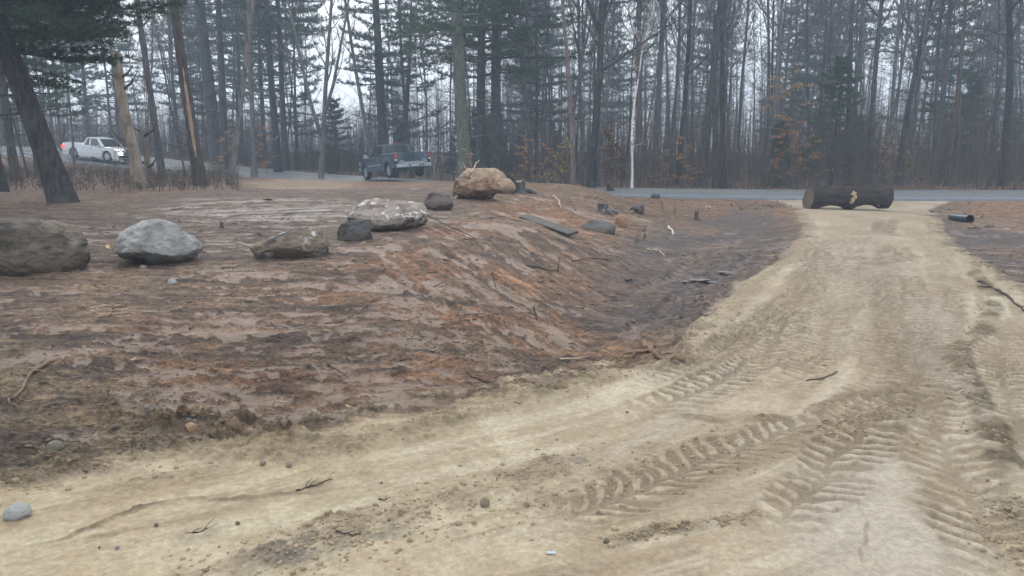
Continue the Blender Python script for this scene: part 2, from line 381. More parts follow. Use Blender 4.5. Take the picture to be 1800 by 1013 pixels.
# smoothed slick faces of wet clay
slick = sstep(.12, .34, fbm(ub + va * .2, vb, .9, 5, 21, sp=sp, sx=2.2, gain=.55) + .25 * streak) * mud
slick *= (1 - hollow * .6) * (1 - litter) * (.35 + .65 * redzone)
slick = np.maximum(slick, inpoly([(820, 635), (960, 640), (880, 680), (800, 700), (740, 690)], .12) * sstep(-.3, .1, streak) * mud)
slick = np.maximum(slick, inpoly([(0, 575), (190, 572), (330, 590), (120, 604), (-50, 600)], .15) * sstep(-.35, .0, streak) * mud)
slick = np.maximum(slick, inpoly([(330, 352), (560, 358), (650, 380), (470, 400), (330, 372)], .6) * sstep(.0, .3, st2) * mud)
slick = np.maximum(slick, inpoly([(230, 610), (330, 600), (420, 650), (600, 640), (560, 700), (300, 690)], .25) * sstep(-.25, .1, fbm(x, y, .5, 5, 31, sp=sp)) * mud)
h = HB[ix].copy()
uw = ub + .25 * fbm(x, y, 1.4, 3, 111); vw = vb + .22 * fbm(x, y, 1.1, 3, 112) + .05 * fbm(x, y, .3, 2, 113)
qa = fbm(ua, va + .10 * fbm(x, y, .8, 3, 114), .13, 5, 101, sp=sp * .6, sx=3.4, gain=.95); qb = fbm(uw, vw, .14, 5, 102, sp=sp * .6, sx=2.1, gain=.95)
q1 = qa * slope + qb * (1 - slope)
slick = np.clip(slick, 0, 1)
q2 = fbm(x + .4 * y, y, .55, 4, 103, sp=sp, sx=1.6)
pale = sstep(.00, .18, q1 * 1.1 + (slick - .62) * .42 + .22 * streak + .30 * q2) * mud * (1 - litter)   # where the clay is smeared smooth
crm = 1 - pale
h += mud * (lump * .026 + streak * .016 + big * .04) + mud * crm * (.010 + np.clip(-q1, 0, 1) * .034 + fine * .010 + clod * .04)
h += sand * (big * .012 + lump * .004 + fine * .0012)
col = np.empty((len(x), 3)); rough = np.full(x.shape, .85)
def mixc(c, m):
    global col
    m = np.clip(m, 0, 1)[:, None]; col = col * (1 - m) + np.array(c) * m
up = inpoly([(-300, 395), (200, 360), (420, 330), (800, 330), (830, 380), (640, 440), (300, 470), (-300, 500)], .8)
n60 = fbm(x, y, .8, 5, 60, sp=sp); n61 = fbm(ub, vb, .25, 5, 61, sp=sp, sx=2, gain=.8); n62 = fbm(x, y, 1.3, 5, 62, sp=sp); n63 = fbm(x, y, 1.6, 5, 63, sp=sp)
col[:] = (.130, .078, .046)
mixc((.180, .120, .075), sstep(-.1, .5, n60) * .8)
mixc((.175, .088, .046), redzone * sstep(-.4, .4, n62) * .9)
mixc((.190, .145, .085), lowleft * (.6 + .45 * n60))
mixc((.310, .165, .078), orange * (.7 + .5 * q1))
mixc((.100, .076, .060), up * .6)
mixc((.072, .056, .050), hollow * sstep(-.75, .1, n63) * .85)
mixc((.055, .038, .030), mud * sstep(.08, .5, n61) * .8)
mixc((.060, .042, .034), sstep(.1, .6, -streak) * .6 * mud)
pc_ = np.array([.285, .195, .140])[None] * np.ones((len(x), 1)); tt_ = (up + lowleft * .8).clip(0, 1)[:, None]; pc_ = pc_ * (1 - tt_ * .5) + np.array([.25, .21, .175])[None] * tt_ * .5
pc_ *= (1 - .32 * hollow)[:, None] * (1 + .22 * n62 + .15 * fine)[:, None]
pk = (pale * (.86 - .35 * up * (slick < .3)))[:, None]; col = col * (1 - pk) + pc_ * pk
mixc((.300, .225, .150), palesoil * .75 * (.7 + .4 * q1))
rough -= pale * .38 + hollow * .10
lines = inpoly([(320, 348), (560, 352), (680, 372), (560, 402), (400, 398), (300, 372)], .5) * sstep(.05, .3, fbm(ub, vb + .03 * np.sin(ub), .22, 4, 121, sp=sp * .6, sx=14))
mixc((.29, .25, .215), lines * .8); h -= lines * .012
mixc((.200, .110, .062), verge * (.6 + .4 * fbm(x, y, .6, 4, 65)))
mixc((.105, .065, .040), litter * (.8 + .3 * lump)); mixc((.24, .13, .065), litter * sstep(.1, .6, fine) * .6)
h += litter * (lump * .05)
# sand
ss = fbm(x, y, 1.1, 5, 70, sp=sp); c0 = col.copy()
col[:] = (.370, .298, .208)
mixc((.450, .390, .290), sstep(-.1, .6, ss) * .8)
mixc((.270, .205, .135), sstep(-.05, .6, fbm(x, y, .6, 5, 71, sp=sp, gain=.65)) * .6)
mixc((.30, .22, .14), sstep(.15, .6, fbm(x, y, .16, 5, 72, sp=sp, gain=.7)) * .5)
mixc((.29, .225, .15), sstep(.05, .5, fbm(x * .94 + y * .33, y * .94 - x * .33, .5, 5, 73, sp=sp, sx=1, sy=3, gain=.7)) * .5)
dsn, asn, ssn, _ = seg_dist(x, y, GP([(-300, 1010), (100, 930), (400, 870), (700, 800), (1000, 740), (1250, 640), (1400, 500), (1480, 400)], 5))
stg = fbm(asn, ssn, .14, 5, 75, sp=sp, sx=9, gain=.65)
mixc((.24, .18, .115), sstep(.1, .6, stg) * .6); mixc((.46, .41, .32), sstep(.1, .6, -stg) * .5); h += sand * stg * .006
wet = np.maximum(inpoly([(1370, 1030), (1430, 900), (1500, 800), (1560, 770), (1600, 850), (1650, 950), (1680, 1060), (1500, 1100)], .12),
                 inpoly([(1590, 530), (1640, 520), (1690, 570), (1680, 640), (1720, 740), (1740, 800), (1640, 700), (1610, 620)], .12))
wet = np.maximum(wet, inpoly([(1150, 740), (1290, 640), (1290, 680), (1200, 760), (1050, 800)], .1) * .8)
wet = np.maximum(wet, inpoly([(1440, 430), (1530, 420), (1600, 470), (1560, 560), (1470, 620), (1450, 520)], .4) * .5)
mixc((.385, .340, .270), wet * .7); rough2 = .85 - wet * .25
sc_ = col.copy(); sc_ *= 1.03 * (np.array([1.0, .985, .89])[None] * (1 - sstep(-2, 2, x))[:, None] + np.array([.985, .975, .945])[None] * sstep(-2, 2, x)[:, None]); sc_ *= (1 - .06 * sstep(1, 4, x))[:, None]; col = c0 * mud[:, None] + sc_ * sand[:, None]; rough = rough * mud + rough2 * sand

def near(P, d):
    P = np.array(P); return (x > P[:, 0].min() - d) & (x < P[:, 0].max() + d) & (y > P[:, 1].min() - d) & (y < P[:, 1].max() + d)
def band(pts, width, taper=.4):
    """mask 0..1 of a stripe of ground along a line, arc length and side offset"""
    P = GP(pts, 8); m = near(P, width * 2 + .5); k = np.nonzero(m)[0]
    d, a, s, _ = seg_dist(wx[k] * .5 + x[k] * .5, wy[k] * .5 + y[k] * .5, P)
    L = np.linalg.norm(np.diff(P, axis=0), axis=1).sum()
    e = np.clip(np.minimum(a, L - a) / taper, 0, 1)
    return k, d, a, s, e
def windrow(pts, width, hh, c, cm=.9, rough_h=.02):
    global col
    k, d, a, s, e = band(pts, width)
    m = (1 - sstep(.45, 1.0, d / width)) * e
    m2 = np.clip(m * (.75 + .9 * fbm(x[k], y[k], .22, 5, 80, sp=sp[k])), 0, 1)
    h[k] += m * hh + m2 * (crumb[k] * rough_h * 1.4 + clod[k] * rough_h * 3.2 + fine[k] * rough_h * .4)
    t = np.clip(m2 * cm, 0, 1)[:, None]
    cc = np.array(c)[None] * (1 + .45 * fbm(x[k], y[k], .05, 3, 81, sp=sp[k], gain=.8))[:, None]
    col[k] = col[k] * (1 - t) + cc * t; rough[k] = rough[k] * (1 - m2) + .9 * m2
def tread(pts, width, pitch, depth, slant=.55, c=(.20, .150, .095), cm=.6, both=True, seed=0):
    """pattern of a farm tyre: two rows of slanting lugs that meet at the middle"""
    P = GP(pts, 8); m = near(P, width); k = np.nonzero(m)[0]
    jx = x[k] + fbm(x[k], y[k], .3, 3, 90 + seed, sp=sp[k]) * .06; jy = y[k] + fbm(x[k], y[k], .3, 3, 91 + seed, sp=sp[k]) * .06
    d, a, s, _ = seg_dist(jx, jy, P); L = np.linalg.norm(np.diff(P, axis=0), axis=1).sum()
    e = np.clip(np.minimum(a, L - a) / .6, 0, 1) * (.60 + .5 * np.clip(fbm(x[k], y[k], .9, 3, 95 + seed) + .5, 0, 1))
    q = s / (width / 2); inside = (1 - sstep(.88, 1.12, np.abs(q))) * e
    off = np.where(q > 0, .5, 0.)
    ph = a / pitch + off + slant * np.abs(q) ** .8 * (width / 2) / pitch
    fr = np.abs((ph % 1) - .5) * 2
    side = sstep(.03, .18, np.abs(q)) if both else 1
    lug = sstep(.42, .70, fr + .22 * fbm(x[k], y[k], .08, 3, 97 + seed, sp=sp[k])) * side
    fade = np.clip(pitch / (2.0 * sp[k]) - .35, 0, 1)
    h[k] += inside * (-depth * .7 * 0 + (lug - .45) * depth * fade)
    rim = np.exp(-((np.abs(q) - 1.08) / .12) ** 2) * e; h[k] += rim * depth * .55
    t = np.clip(inside * (1 - lug) * cm * (.35 + .65 * fade) + rim * .25 + inside * .10, 0, 1)[:, None]  # grooves coloured darker to paint in the shade between the lugs
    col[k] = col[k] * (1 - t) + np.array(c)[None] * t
def rut(pts, width, depth, c, cm=.6):
    k, d, a, s, e = band(pts, width)
    m = (1 - sstep(.4, 1., d / width)) * e; h[k] -= m * depth; h[k] += np.exp(-((d / width - 1.15) / .3) ** 2) * e * depth * .6
    t = np.clip(m * cm * (.6 + .8 * fbm(x[k], y[k], .12, 4, 84, sp=sp[k])), 0, 1)[:, None]; col[k] = col[k] * (1 - t) + np.array(c)[None] * t

BR = (.165, .115, .068); OL = (.215, .165, .098); GR = (.15, .125, .10)
# crumbled edges and spills
windrow([(-60, 870), (150, 815), (330, 800), (520, 792), (640, 768), (800, 722), (930, 692), (1050, 662), (1150, 648)], .22, .02, OL, .9, .02)
windrow([(440, 745), (560, 738), (700, 712), (850, 682), (1000, 650), (1100, 632)], .10, .012, (.46, .39, .27), .5, .012)
windrow([(100, 700), (250, 740), (420, 760), (600, 762)], .30, .02, BR, .8, .03)
windrow([(1190, 640), (1230, 590), (1290, 540), (1340, 495), (1400, 445), (1424, 405), (1410, 375)], .22, .03, (.25, .19, .12), .85, .03)
windrow([(1640, 385), (1668, 430), (1722, 472), (1790, 520), (1880, 590)], .22, .03, (.30, .24, .155), .75, .03)
windrow([(480, 985), (600, 925), (720, 885), (850, 850), (1000, 800), (1080, 770)], .17, .012, (.25, .19, .125), .85, .016)
windrow([(330, 1040), (470, 990), (600, 950), (700, 930), (800, 905)], .13, .01, GR, .8, .016)
windrow([(1090, 690), (1150, 715), (1230, 735), (1330, 745), (1440, 735)], .06, .006, BR, .6, .006)
windrow([(1250, 735), (1400, 740), (1500, 700), (1580, 680), (1600, 700)], .08, .006, BR, .75, .008)
windrow([(1440, 765), (1520, 745), (1600, 720), (1610, 660)], .17, .008, (.25, .19, .12), .75, .012)
windrow([(900, 900), (1000, 860), (1120, 810), (1230, 780), (1330, 770)], .20, .004, (.29, .22, .145), .6, .01)
windrow([(1480, 450), (1530, 460), (1520, 475), (1600, 445)], .10, .005, BR, .55, .006)
windrow([(1440, 700), (1560, 690), (1620, 650)], .05, .005, BR, .6, .006)
windrow([(1545, 388), (1550, 410)], .18, .0, (.16, .12, .08), .9, .006); windrow([(1572, 385), (1566, 402), (1578, 416)], .15, .0, (.16, .12, .08), .9, .006)
windrow([(850, 1020), (960, 1000), (1100, 985)], .07, .006, BR, .7, .01)
windrow([(1760, 860), (1790, 920), (1830, 1010)], .12, .01, (.15, .125, .095), .9, .02)
# wheel marks
windrow([(-60, 990), (60, 960), (140, 935), (260, 905), (400, 888), (520, 862), (640, 838)], .028, .006, BR, .8, .008)
windrow([(200, 985), (380, 955), (520, 925)], .10, .004, OL, .45, .010)
windrow([(60, 900), (200, 870), (330, 850), (470, 815)], .14, .006, OL, .6, .012)
windrow([(600, 800), (700, 775), (820, 745), (940, 715)], .05, .006, OL, .7, .012)
windrow([(700, 900), (780, 880), (860, 850)], .10, .006, (.2, .15, .095), .6, .012)
windrow([(30, 1010), (130, 985), (220, 975)], .05, .006, BR, .7, .01)
rut([(-40, 1005), (120, 965), (300, 930), (420, 915)], .04, .006, (.24, .18, .11), .6)
rut([(1130, 720), (1240, 690), (1300, 655), (1330, 640)], .012, .004, (.2, .15, .1), .8)
rut([(1080, 780), (1180, 750), (1250, 720)], .01, .004, (.22, .16, .11), .7)
rut([(1510, 870), (1525, 930), (1545, 1020)], .010, .004, (.2, .15, .1), .9)
rut([(1500, 560), (1560, 470), (1600, 420)], .12, .01, (.30, .22, .14), .5)
rut([(1470, 600), (1480, 500), (1490, 430), (1500, 390)], .15, .01, (.31, .24, .16), .5)
rut([(1620, 560), (1640, 480), (1620, 420), (1560, 385)], .14, .01, (.30, .23, .15), .45)
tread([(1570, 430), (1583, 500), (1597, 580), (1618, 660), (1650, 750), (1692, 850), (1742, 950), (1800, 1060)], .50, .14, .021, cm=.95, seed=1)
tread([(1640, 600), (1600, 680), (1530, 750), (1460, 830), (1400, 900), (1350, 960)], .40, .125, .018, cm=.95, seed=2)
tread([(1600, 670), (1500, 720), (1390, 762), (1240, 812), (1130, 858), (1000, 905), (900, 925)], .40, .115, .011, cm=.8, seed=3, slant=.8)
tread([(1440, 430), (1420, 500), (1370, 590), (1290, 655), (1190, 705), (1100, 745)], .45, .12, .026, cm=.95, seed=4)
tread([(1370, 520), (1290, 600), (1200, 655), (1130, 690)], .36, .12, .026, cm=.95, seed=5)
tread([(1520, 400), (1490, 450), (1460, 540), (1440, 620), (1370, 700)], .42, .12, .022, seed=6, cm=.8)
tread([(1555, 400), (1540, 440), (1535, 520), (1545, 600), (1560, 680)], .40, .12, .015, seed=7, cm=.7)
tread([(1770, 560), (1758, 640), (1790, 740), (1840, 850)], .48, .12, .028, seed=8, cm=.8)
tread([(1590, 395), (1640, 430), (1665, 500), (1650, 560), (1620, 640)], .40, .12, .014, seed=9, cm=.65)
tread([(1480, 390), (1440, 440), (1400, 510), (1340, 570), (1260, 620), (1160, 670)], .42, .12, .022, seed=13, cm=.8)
rut([(1090, 600), (1180, 540), (1280, 480), (1390, 425)], .16, .035, (.21, .155, .125), .7)
rut([(1180, 600), (1260, 540), (1340, 478), (1400, 440)], .12, .03, (.19, .14, .11), .6)
rut([(1120, 520), (1200, 470), (1330, 410)], .14, .03, (.19, .14, .115), .6)
rut([(650, 470), (800, 545), (940, 600)], .08, .03, (.07, .045, .035), .6)
rut([(760, 440), (880, 500), (1000, 560)], .08, .03, (.07, .045, .035), .6)
rut([(60, 545), (300, 540), (520, 555)], .06, .02, (.08, .055, .04), .6)
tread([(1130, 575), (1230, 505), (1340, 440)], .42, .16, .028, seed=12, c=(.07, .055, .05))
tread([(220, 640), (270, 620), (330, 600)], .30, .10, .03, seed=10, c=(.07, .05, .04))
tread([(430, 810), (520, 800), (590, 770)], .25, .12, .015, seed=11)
windrow([(1708, 475), (1738, 520), (1744, 560), (1712, 600), (1690, 640), (1692, 690), (1718, 740), (1750, 800), (1800, 870)], .12, .012, (.135, .105, .062), 1.1, .010)
windrow([(1060, 950), (1120, 930), (1200, 915), (1270, 908), (1335, 904)], .042, .022, (.16, .12, .075), .95, .018)
# footprints pressed in the smooth sand
for px, py in [(672, 813), (768, 797), (808, 791), (867, 768), (950, 735), (340, 932), (555, 852), (668, 875), (800, 940), (1380, 845)]:
    gx, gy = G(px, py); a = rng.uniform(-.4, .4); q = ((x - gx) * math.cos(a) + (y - gy) * math.sin(a)) ** 2 / .0025 + ((y - gy) * math.cos(a) - (x - gx) * math.sin(a)) ** 2 / .0008
    h -= .010 * np.exp(-q) ; h += .006 * np.exp(-(np.sqrt(q) - 1.5) ** 2 * 6)
# loose crumbs of earth everywhere a little
h += sand * crumb * .004 * sstep(.1, .6, fbm(x, y, .7, 3, 99))
hz = HB.copy(); hz[ix] = h
cols = np.tile(np.array([.13, .085, .05]), (len(GX), 1)); rgh = np.full(len(GX), .9)
fb = fbm(GX, GY, 3, 4, 33)[:, None]; cols *= (1 + .3 * fb); cols[ix] = col; rgh[ix] = rough
hz[rr > 60] += fbm(GX[rr > 60], GY[rr > 60], 9, 4, 5) * .15
V = np.c_[GX, GY, hz]
i0 = (np.arange(nr - 1)[:, None] * na + np.arange(na)[None, :]); j1 = (np.arange(na) + 1) % na
a_ = i0.ravel(); b_ = (np.arange(nr - 1)[:, None] * na + j1[None]).ravel()
FQ = np.c_[a_, b_, b_ + na, a_ + na][:, ::-1]
# the small hole under the camera
V = np.vstack([V, [[0, 0, hz[0]]]]); 
gm, nt, b = mat_new('ground')
me = tris_mesh('ground', V, FQ, gm, 4)
cols = np.vstack([cols, cols[:1]]); rgh = np.r_[rgh, .9]
ca = me.attributes.new('soil', 'FLOAT_COLOR', 'POINT'); ca.data.foreach_set('color', np.c_[np.clip(cols, .01, .8), np.ones(len(cols))].astype(np.float32).ravel())
ra = me.attributes.new('rough', 'FLOAT', 'POINT'); ra.data.foreach_set('value', np.clip(rgh, .2, 1).astype(np.float32))
sa_ = np.zeros(len(cols)); sa_[ix] = sand; sb = me.attributes.new('sand', 'FLOAT', 'POINT'); sb.data.foreach_set('value', sa_.astype(np.float32))
sl_ = np.zeros(len(cols)); sl_[ix] = np.clip(pale, 0, 1) * .8; sb = me.attributes.new('slick', 'FLOAT', 'POINT'); sb.data.foreach_set('value', sl_.astype(np.float32))
sl_ = np.zeros(len(cols)); sl_[ix] = slope; sb = me.attributes.new('slope', 'FLOAT', 'POINT'); sb.data.foreach_set('value', sl_.astype(np.float32))
me.polygons.foreach_set('use_smooth', [True] * len(me.polygons))
ground = link('ground', me); tag(ground, kind='structure')
at = nt.nodes.new('ShaderNodeAttribute'); at.attribute_name = 'soil'; ar = nt.nodes.new('ShaderNodeAttribute'); ar.attribute_name = 'rough'
asd = nt.nodes.new('ShaderNodeAttribute'); asd.attribute_name = 'sand'
t = nt.nodes.new('ShaderNodeTexCoord')
n1 = nt.nodes.new('ShaderNodeTexNoise'); n1.inputs['Scale'].default_value = 28; n1.inputs['Detail'].default_value = 8; n1.inputs['Roughness'].default_value = .75
n2 = nt.nodes.new('ShaderNodeTexNoise'); n2.inputs['Scale'].default_value = 230; n2.inputs['Detail'].default_value = 3
nt.links.new(t.outputs['Object'], n1.inputs['Vector']); nt.links.new(t.outputs['Object'], n2.inputs['Vector'])
mr = nt.nodes.new('ShaderNodeMapRange'); mr.inputs['From Min'].default_value = .3; mr.inputs['From Max'].default_value = .7; mr.inputs['To Min'].default_value = .62; mr.inputs['To Max'].default_value = 1.38
nt.links.new(n1.outputs['Fac'], mr.inputs['Value'])
mr2 = nt.nodes.new('ShaderNodeMapRange'); mr2.inputs['From Min'].default_value = .3; mr2.inputs['From Max'].default_value = .7; mr2.inputs['To Min'].default_value = .84; mr2.inputs['To Max'].default_value = 1.16
nt.links.new(n2.outputs['Fac'], mr2.inputs['Value'])
# grain is bolder on the mud than on the sand: clods, bucket streaks along the flat and down the bank
def nnode(scale, detail, rg, vec):
    n = nt.nodes.new('ShaderNodeTexNoise'); n.inputs['Scale'].default_value = scale; n.inputs['Detail'].default_value = detail; n.inputs['Roughness'].default_value = rg
    nt.links.new(vec, n.inputs['Vector']); return n.outputs['Fac']
def mrange(src, lo, hi, a=.35, b_=.65):
    m = nt.nodes.new('ShaderNodeMapRange'); m.inputs['From Min'].default_value = a; m.inputs['From Max'].default_value = b_; m.inputs['To Min'].default_value = lo; m.inputs['To Max'].default_value = hi
    nt.links.new(src, m.inputs['Value']); return m.outputs['Result']
def math2(op, a, b_):
    m = nt.nodes.new('ShaderNodeMath'); m.operation = op
    for i, q in enumerate((a, b_)):
        if isinstance(q, (int, float)): m.inputs[i].default_value = q
        else: nt.links.new(q, m.inputs[i])
    return m.outputs[0]
def fmix(fac, a, b_):
    m = nt.nodes.new('ShaderNodeMix'); nt.links.new(fac, m.inputs['Factor'])
    for k, q in (('A', a), ('B', b_)):
        if isinstance(q, (int, float)): m.inputs[k].default_value = q
        else: nt.links.new(q, m.inputs[k])
    return m.outputs['Result']
def stmap(rz):
    m = nt.nodes.new('ShaderNodeMapping'); m.inputs['Rotation'].default_value = (0, 0, rz); m2 = nt.nodes.new('ShaderNodeMapping'); m2.inputs['Scale'].default_value = (1.3, 13, 3)
    nt.links.new(t.outputs['Object'], m.inputs['Vector']); nt.links.new(m.outputs['Vector'], m2.inputs['Vector']); return m2.outputs['Vector']
asl = nt.nodes.new('ShaderNodeAttribute'); asl.attribute_name = 'slope'
stA = nnode(1, 6, .7, stmap(-math.atan2(dv[1], dv[0]))); stB = nnode(1, 6, .7, stmap(-.1)); stS = fmix(asl.outputs['Fac'], stB, stA)
cl = nnode(7, 9, .78, t.outputs['Object'])
mudg = math2('MULTIPLY', math2('MULTIPLY', mrange(stS, .60, 1.5, .38, .60), mrange(cl, .50, 1.6, .38, .60)), mr.outputs['Result'])
sandg = math2('MULTIPLY', mrange(n1.outputs['Fac'], .80, 1.14), mrange(cl, .86, 1.10))
asm = nt.nodes.new('ShaderNodeAttribute'); asm.attribute_name = 'slick'
mudg = fmix(asm.outputs['Fac'], mudg, math2('MULTIPLY', mrange(stS, .80, 1.12, .36, .6), mrange(cl, .86, 1.12)))
gg = math2('MULTIPLY', fmix(asd.outputs['Fac'], mudg, sandg), mr2.outputs['Result'])
class _M: pass
mu = _M(); mu.outputs = [gg]
vs = nt.nodes.new('ShaderNodeVectorMath'); vs.operation = 'SCALE'; nt.links.new(at.outputs['Color'], vs.inputs[0]); nt.links.new(mu.outputs[0], vs.inputs['Scale'])
nt.links.new(vs.outputs['Vector'], b.inputs['Base Color']); nt.links.new(ar.outputs['Fac'], b.inputs['Roughness'])
b.inputs['Specular IOR Level'].default_value = .45
bp = nt.nodes.new('ShaderNodeBump'); bp.inputs['Distance'].default_value = .004; bp.inputs['Strength'].default_value = .7; nt.links.new(n2.outputs['Fac'], bp.inputs['Height'])
bq = nt.nodes.new('ShaderNodeBump'); bq.inputs['Distance'].default_value = .014
ks = nt.nodes.new('ShaderNodeMapRange'); ks.inputs['To Min'].default_value = 1.0; ks.inputs['To Max'].default_value = .4
nt.links.new(asd.outputs['Fac'], ks.inputs['Value']); nt.links.new(ks.outputs['Result'], bq.inputs['Strength'])
nt.links.new(n1.outputs['Fac'], bq.inputs['Height']); nt.links.new(bp.outputs['Normal'], bq.inputs['Normal'])
br = nt.nodes.new('ShaderNodeBump'); br.inputs['Distance'].default_value = .035; nt.links.new(mrange(asd.outputs['Fac'], .8, .14, 0, 1), br.inputs['Strength'])
nt.links.new(math2('ADD', cl, stS), br.inputs['Height']); nt.links.new(bq.outputs['Normal'], br.inputs['Normal'])
nt.links.new(br.outputs['Normal'], b.inputs['Normal'])
print('ground', len(V), time.time() - T0)

# height of the finished ground, for setting things down on it
def HG(px_, py_):
    r = math.hypot(px_, py_); a = math.atan2(px_, py_)
    i = min(max(int(np.searchsorted(rad, r)), 1), nr - 1); j = min(max(int(np.searchsorted(ang, a)), 1), na - 1)
    return float(max(hz[(i - 1) * na + j - 1], hz[i * na + j], hz[i * na + j - 1], hz[(i - 1) * na + j]) * .5 + min(hz[(i - 1) * na + j - 1], hz[i * na + j]) * .5)

def sand_at(px_, py_):
    r = math.hypot(px_, py_); a = math.atan2(px_, py_); return sa_[min(int(np.searchsorted(rad, r)), nr - 1) * na + min(int(np.searchsorted(ang, a)), na - 1)]
# ------------------------------------------------------------------ the road
am = simple('asphalt', (.135, .148, .165), .5, noise_amt=.15, scale=3, bump=.004)
BANK_SIGN = -1
d = np.gradient(RC[:, :2], axis=0); d /= np.linalg.norm(d, axis=1)[:, None]; nrm = np.c_[-d[:, 1], d[:, 0]]
def strip(name, offs, mat, lift, drop=None):
    vs_, fs = [], []; m = len(offs)
    for i in range(len(RC)):
        for k, o in enumerate(offs):
            z = RC[i, 2] + lift - .012 * abs(o) + bankf(RC[i, 0]) * o * BANK_SIGN + (drop[k] if drop else 0)
            vs_.append((RC[i, 0] + nrm[i, 0] * o, RC[i, 1] + nrm[i, 1] * o, z))
    for i in range(len(RC) - 1):
        for k in range(m - 1): fs.append((i * m + k, (i + 1) * m + k, (i + 1) * m + k + 1, i * m + k + 1))
    mb = MB(); mb.add(vs_, fs); o = mb.build(name, mat, smooth=False); tag(o, kind='structure'); return o
strip('road', [-RW - .12, -RW, -1.6, 0, 1.6, RW, RW + .12], am, .06, [-.16, 0, 0, 0, 0, 0, -.16])
lm = simple('road_paint', (.55, .56, .56), .6, noise_amt=.35, scale=6)
strip('road_edge_line', [-2.85, -2.75], lm, .065); strip('road_edge_line', [2.75, 2.85], lm, .065)
ym = simple('road_paint_yellow', (.45, .36, .12), .6, noise_amt=.4, scale=6)
strip('road_centre_line', [-.17, -.08], ym, .065); strip('road_centre_line', [.08, .17], ym, .065)

# puddles in the hollow
pm = simple('puddle_water', (.16, .15, .14), .42, noise_amt=.1)
for px, py, a, b2 in [(1228, 497, .15, .045), (1250, 495, .10, .035), (1205, 500, .05, .03), (1270, 481, .09, .04)]:
    gx, gy = G(px, py); mb = MB(); n = 22; vv = []
    for i in range(n):
        q = 2 * math.pi * i / n; k = 1 + .35 * math.sin(3 * q + px) * math.cos(2 * q)
        vv.append((a * math.cos(q) * k, b2 * 2.2 * math.sin(q) * k, 0))
    mb.add(vv, [tuple(range(n))]); o = mb.build('puddle', pm, loc=(gx, gy, HG(gx, gy) + .03)); tag(o, kind='structure')

# ------------------------------------------------------------------ boulders and stones
def rock_mesh(name, mat, seed, dims, cuts=9, cut_r=(.62, .95), sub=4, rn=.06, freq=1.6, flat_bottom=-.55, shape=None, fine_n=.045):
    bm = bmesh.new(); bmesh.ops.create_icosphere(bm, subdivisions=sub, radius=1)
    rs = random.Random(seed); pl = []
    for _ in range(cuts):
        n = Vector((rs.gauss(0, 1), rs.gauss(0, 1), rs.gauss(0, .8))).normalized(); pl.append((n, rs.uniform(*cut_r)))
    off = Vector((seed * 3.1, seed * 1.7, seed * .9))
    for v in bm.verts:
        p = v.co.copy()
        for n, dd in pl:
            e = p.dot(n) - dd
            if e > 0: p -= n * e * .93
        if shape: p = shape(p)
        p *= 1 + rn * mnoise.fractal(p * freq + off, 1.0, 2.2, 5) + fine_n * mnoise.fractal(p * 7 + off, .9, 2.2, 4)
        if p.z < flat_bottom: p.z = flat_bottom + (p.z - flat_bottom) * .15
        v.co = Vector((p.x * dims[0] / 2, p.y * dims[1] / 2, p.z * dims[2]))
    mz = min(v.co.z for v in bm.verts)
    for v in bm.verts: v.co.z -= mz
    me = bpy.data.meshes.new(name); bm.to_mesh(me); bm.free(); me.materials.append(mat)
    me.polygons.foreach_set('use_smooth', [sub > 3] * len(me.polygons)); return me
def rock(name, px, py, wpx, hpx, depth, mat, seed, label, cat='rock', rz=0, sink=.05, group=None, tilt=0, bury=.0, **kw):
    """a rock standing where the picture's point (px, py: middle of its foot) meets the ground; width and height given as seen"""
    gx, gy = G(px, py); D = math.hypot(gx, gy) + depth * .3; s = D / F
    gx *= 1 + depth * .42 / D; gy *= 1 + depth * .42 / D
    wd, hh = wpx * s, hpx * s
    me = rock_mesh(name, mat, seed, (wd, depth, 1.0), **kw)
    # scale the mesh so that width and height are those measured
    co = np.array([v.co for v in me.vertices]); w0 = np.ptp(co[:, 0]); h0 = np.ptp(co[:, 2])
    co[:, 0] = (co[:, 0] - co[:, 0].mean() * 0 - (co[:, 0].max() + co[:, 0].min()) / 2) * wd / w0; co[:, 2] *= (hh + sink) / h0
    me.vertices.foreach_set('co', co.astype(np.float32).ravel()); me.update()
    o = link(name, me); o.location = (gx, gy, H1(gx, gy) - sink); o.rotation_euler = (0, tilt, -math.atan2(gx, gy) * 1 + rz)
    return tag(o, label, cat, group)
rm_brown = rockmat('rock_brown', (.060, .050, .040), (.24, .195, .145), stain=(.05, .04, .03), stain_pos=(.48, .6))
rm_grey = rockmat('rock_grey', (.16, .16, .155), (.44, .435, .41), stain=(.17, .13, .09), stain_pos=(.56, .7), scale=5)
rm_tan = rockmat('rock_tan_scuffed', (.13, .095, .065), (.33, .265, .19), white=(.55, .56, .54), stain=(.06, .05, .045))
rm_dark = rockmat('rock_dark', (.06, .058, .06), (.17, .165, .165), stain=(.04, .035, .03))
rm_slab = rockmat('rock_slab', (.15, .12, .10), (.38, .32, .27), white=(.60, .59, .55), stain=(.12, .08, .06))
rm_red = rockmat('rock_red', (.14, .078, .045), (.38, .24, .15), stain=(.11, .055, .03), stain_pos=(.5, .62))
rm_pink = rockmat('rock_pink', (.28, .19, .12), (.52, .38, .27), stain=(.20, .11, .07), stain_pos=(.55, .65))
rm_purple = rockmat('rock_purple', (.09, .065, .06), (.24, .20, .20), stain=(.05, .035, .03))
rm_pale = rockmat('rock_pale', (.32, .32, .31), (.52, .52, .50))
sm_tan = rockmat('stone_tan', (.20, .155, .10), (.34, .28, .20), foot=False); sm_dark = rockmat('stone_grey', (.13, .13, .13), (.26, .26, .25), foot=False)
